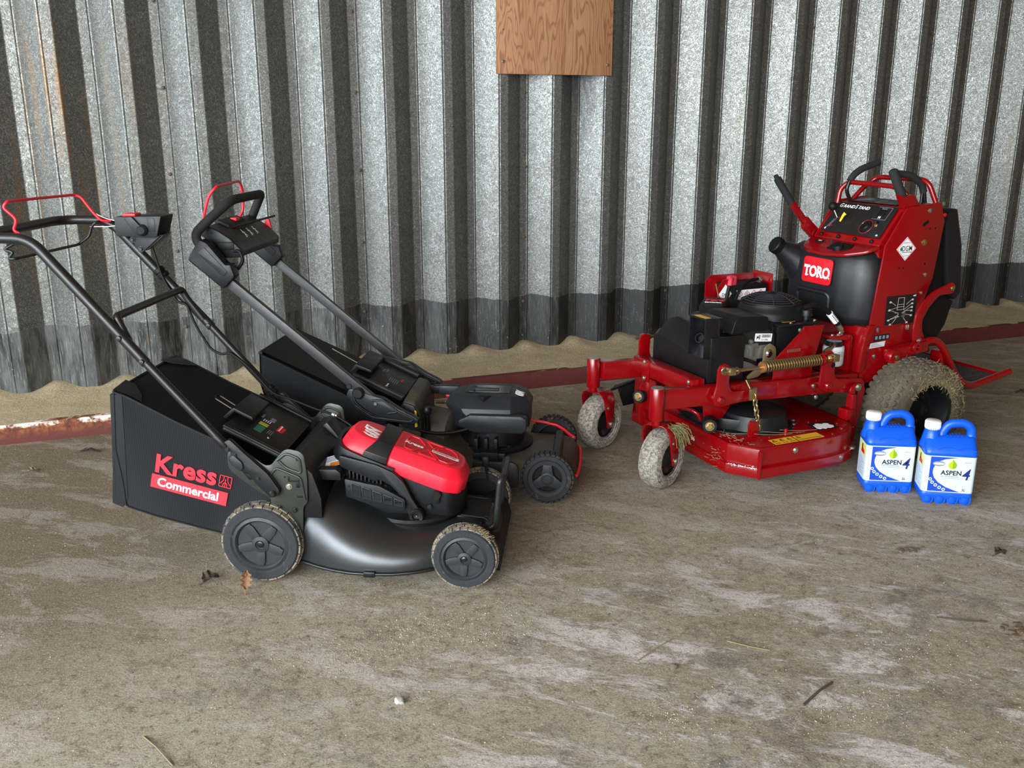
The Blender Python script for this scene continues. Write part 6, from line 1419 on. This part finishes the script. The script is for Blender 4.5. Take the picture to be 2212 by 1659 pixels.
leaf('dry_leaf', (.140, 2.600, .02), 1.25, .058, .016, 'leaf_brown', 'brown oak leaf leaning upright against the rear wheel of the front mower', .5, 4, (-1.05, .3))
leaf('dry_leaf', (.045, 2.70, .01), .35, .050, .018, 'leaf_dark', 'dark crumpled leaf on the floor behind the rear wheel', 1.1, 3, (-.3, .2))
leaf('dry_leaf', (.20, 1.65, 0), .9, .055, .010, 'leaf_dark', 'thin dark leaf near the lower edge, beside the white dust', .9, 2)
leaf('dry_leaf', (3.95, 3.55, 0), .2, .085, .024, 'leaf_brown', 'brown crumpled leaf on the floor behind the rear platform', .9, 3)
leaf('dry_leaf', (4.02, 3.32, 0), 2.0, .050, .016, 'leaf_dark', 'small dark leaf at the right edge behind the rear platform', .9, 3)
leaf('dry_leaf', (2.42, 1.98, 0), .2, .060, .014, 'leaf_dark', 'dark shrivelled leaf on the floor left below the fuel cans', 1.0, 3)
leaf('dry_leaf', (-.36, 4.05, 0), .1, .075, .012, 'leaf_dark', 'long dark leaf on the floor by the rusty steel edge', .8, 3)
leaf('dry_leaf', (-.56, 3.90, 0), .5, .040, .016, 'straw', 'small pale leaf on the floor at the left edge', .5, 3)
def twig(name, pts, r, mat, label, cat='twig'):
    return tag(tube(name, [(x, y, z + r) for x, y, z in pts], r, mat, None, .01, 6), label, cat)
twig('straw_stalk', [(-.145, 1.985, 0), (-.118, 1.93, .004), (-.085, 1.855, .001)], .0016, 'straw', 'bent pale straw stalk on the floor, lower left', 'straw')
twig('twig', [(1.33, 1.55, 0), (1.40, 1.58, .004), (1.455, 1.60, .001)], .0032, 'twig', 'dark twig on the dusty floor, lower middle')
twig('twig', [(1.94, 1.755, 0), (1.99, 1.71, .004), (2.05, 1.685, .001)], .0026, 'twig', 'thin dark twig among the white dust scuffs')
twig('straw_stalk', [(1.32, 1.86, 0), (1.36, 1.81, .002), (1.40, 1.78, 0)], .0014, 'straw', 'short pale straw stalk in the middle of the floor', 'straw')
twig('straw_stalk', [(1.05, 1.86, 0), (1.14, 1.90, .002), (1.19, 1.92, 0)], .0013, 'straw', 'pale straw stalk lying by the brown pebble', 'straw')
def clod(c, n, s, seed, label, mat='pebble_brown'):
    q = random.Random(seed); bm = bmesh.new()
    for k in range(n):
        p = Vector((c[0] + q.gauss(0, s), c[1] + q.gauss(0, s * .45), 0)); r = q.uniform(.004, .010)
        m = Matrix.Translation((p.x, p.y, r * .35)) @ Matrix.Rotation(q.uniform(0, 3), 4, 'Z') @ Matrix.Diagonal((1.5, .9, .5, 1))
        bmesh.ops.create_icosphere(bm, subdivisions=1, radius=r, matrix=m)
    return tag(fin('dirt_clod', bm, mat, None, 0, smooth=30), label, 'dirt')
clod((-.235, 1.555), 22, .022, 1, 'dark crumbled clod of earth near the lower edge, left')
clod((-.09, 1.535), 14, .016, 2, 'smaller crumbled clod of earth right of the dark one')
clod((1.78, 3.10), 26, .022, 3, 'crumbled earth on the floor between the two caster wheels', 'mud')
clod((2.17, 2.12), 16, .022, 4, 'dark crumbs of earth in front of the red deck')
clod((2.10, 1.62), 26, .030, 5, 'brown crumbs and chaff on the white dust, lower right', 'mud')
clod((-.60, 1.50), 20, .025, 6, 'brown crumbs in the lower left corner', 'mud')
# loose grit and sawdust: thousands of grains
gv, gf = [], []
def grain(x, y, r, h):
    a = rg.uniform(0, 6.28); i = len(gv)
    for k in range(3): gv.append((x + r * math.cos(a + 2.09 * k) * rg.uniform(.6, 1.3), y + r * math.sin(a + 2.09 * k) * rg.uniform(.6, 1.3), 0))
    gv.append((x + rg.uniform(-.3, .3) * r, y + rg.uniform(-.3, .3) * r, h)); gf.extend(((i, i + 1, i + 3), (i + 1, i + 2, i + 3), (i + 2, i, i + 3)))
for k in range(9000):
    y = 1.25 + 3.0 * rg.random() ** 1.5; x = rg.uniform(-.25 * y - .35, 1.12 * y + .3); r = rg.choice((.0009, .0013, .0017, .0022)) ; grain(x, y, r, r * rg.uniform(.6, 1.2))
for cx, cy, sx, sy, n in ((.55, 2.22, .16, .06, 900), (.72, 2.12, .10, .06, 500), (1.02, 1.62, .05, .05, 260), (1.45, 1.50, .10, .05, 420), (1.75, 1.66, .09, .05, 300), (-.05, 1.62, .08, .05, 250), (.35, 2.12, .12, .05, 400)):
    for k in range(n):
        r = rg.choice((.0010, .0014, .0018, .0024)); grain(rg.gauss(cx, sx), rg.gauss(cy, sy), r, r * rg.uniform(.6, 1.3))
def m_grit():
    t = NT('grit'); n = t.noise(60, 2); t.set(t.ramp(n, [(.35, sr(84, 72, 58)), (.5, sr(140, 128, 108)), (.65, sr(186, 176, 160))]), .9); MATS['grit'] = t.m
m_grit()
tag(raw('loose_grit', gv, gf, 'grit', floor), kind='stuff')
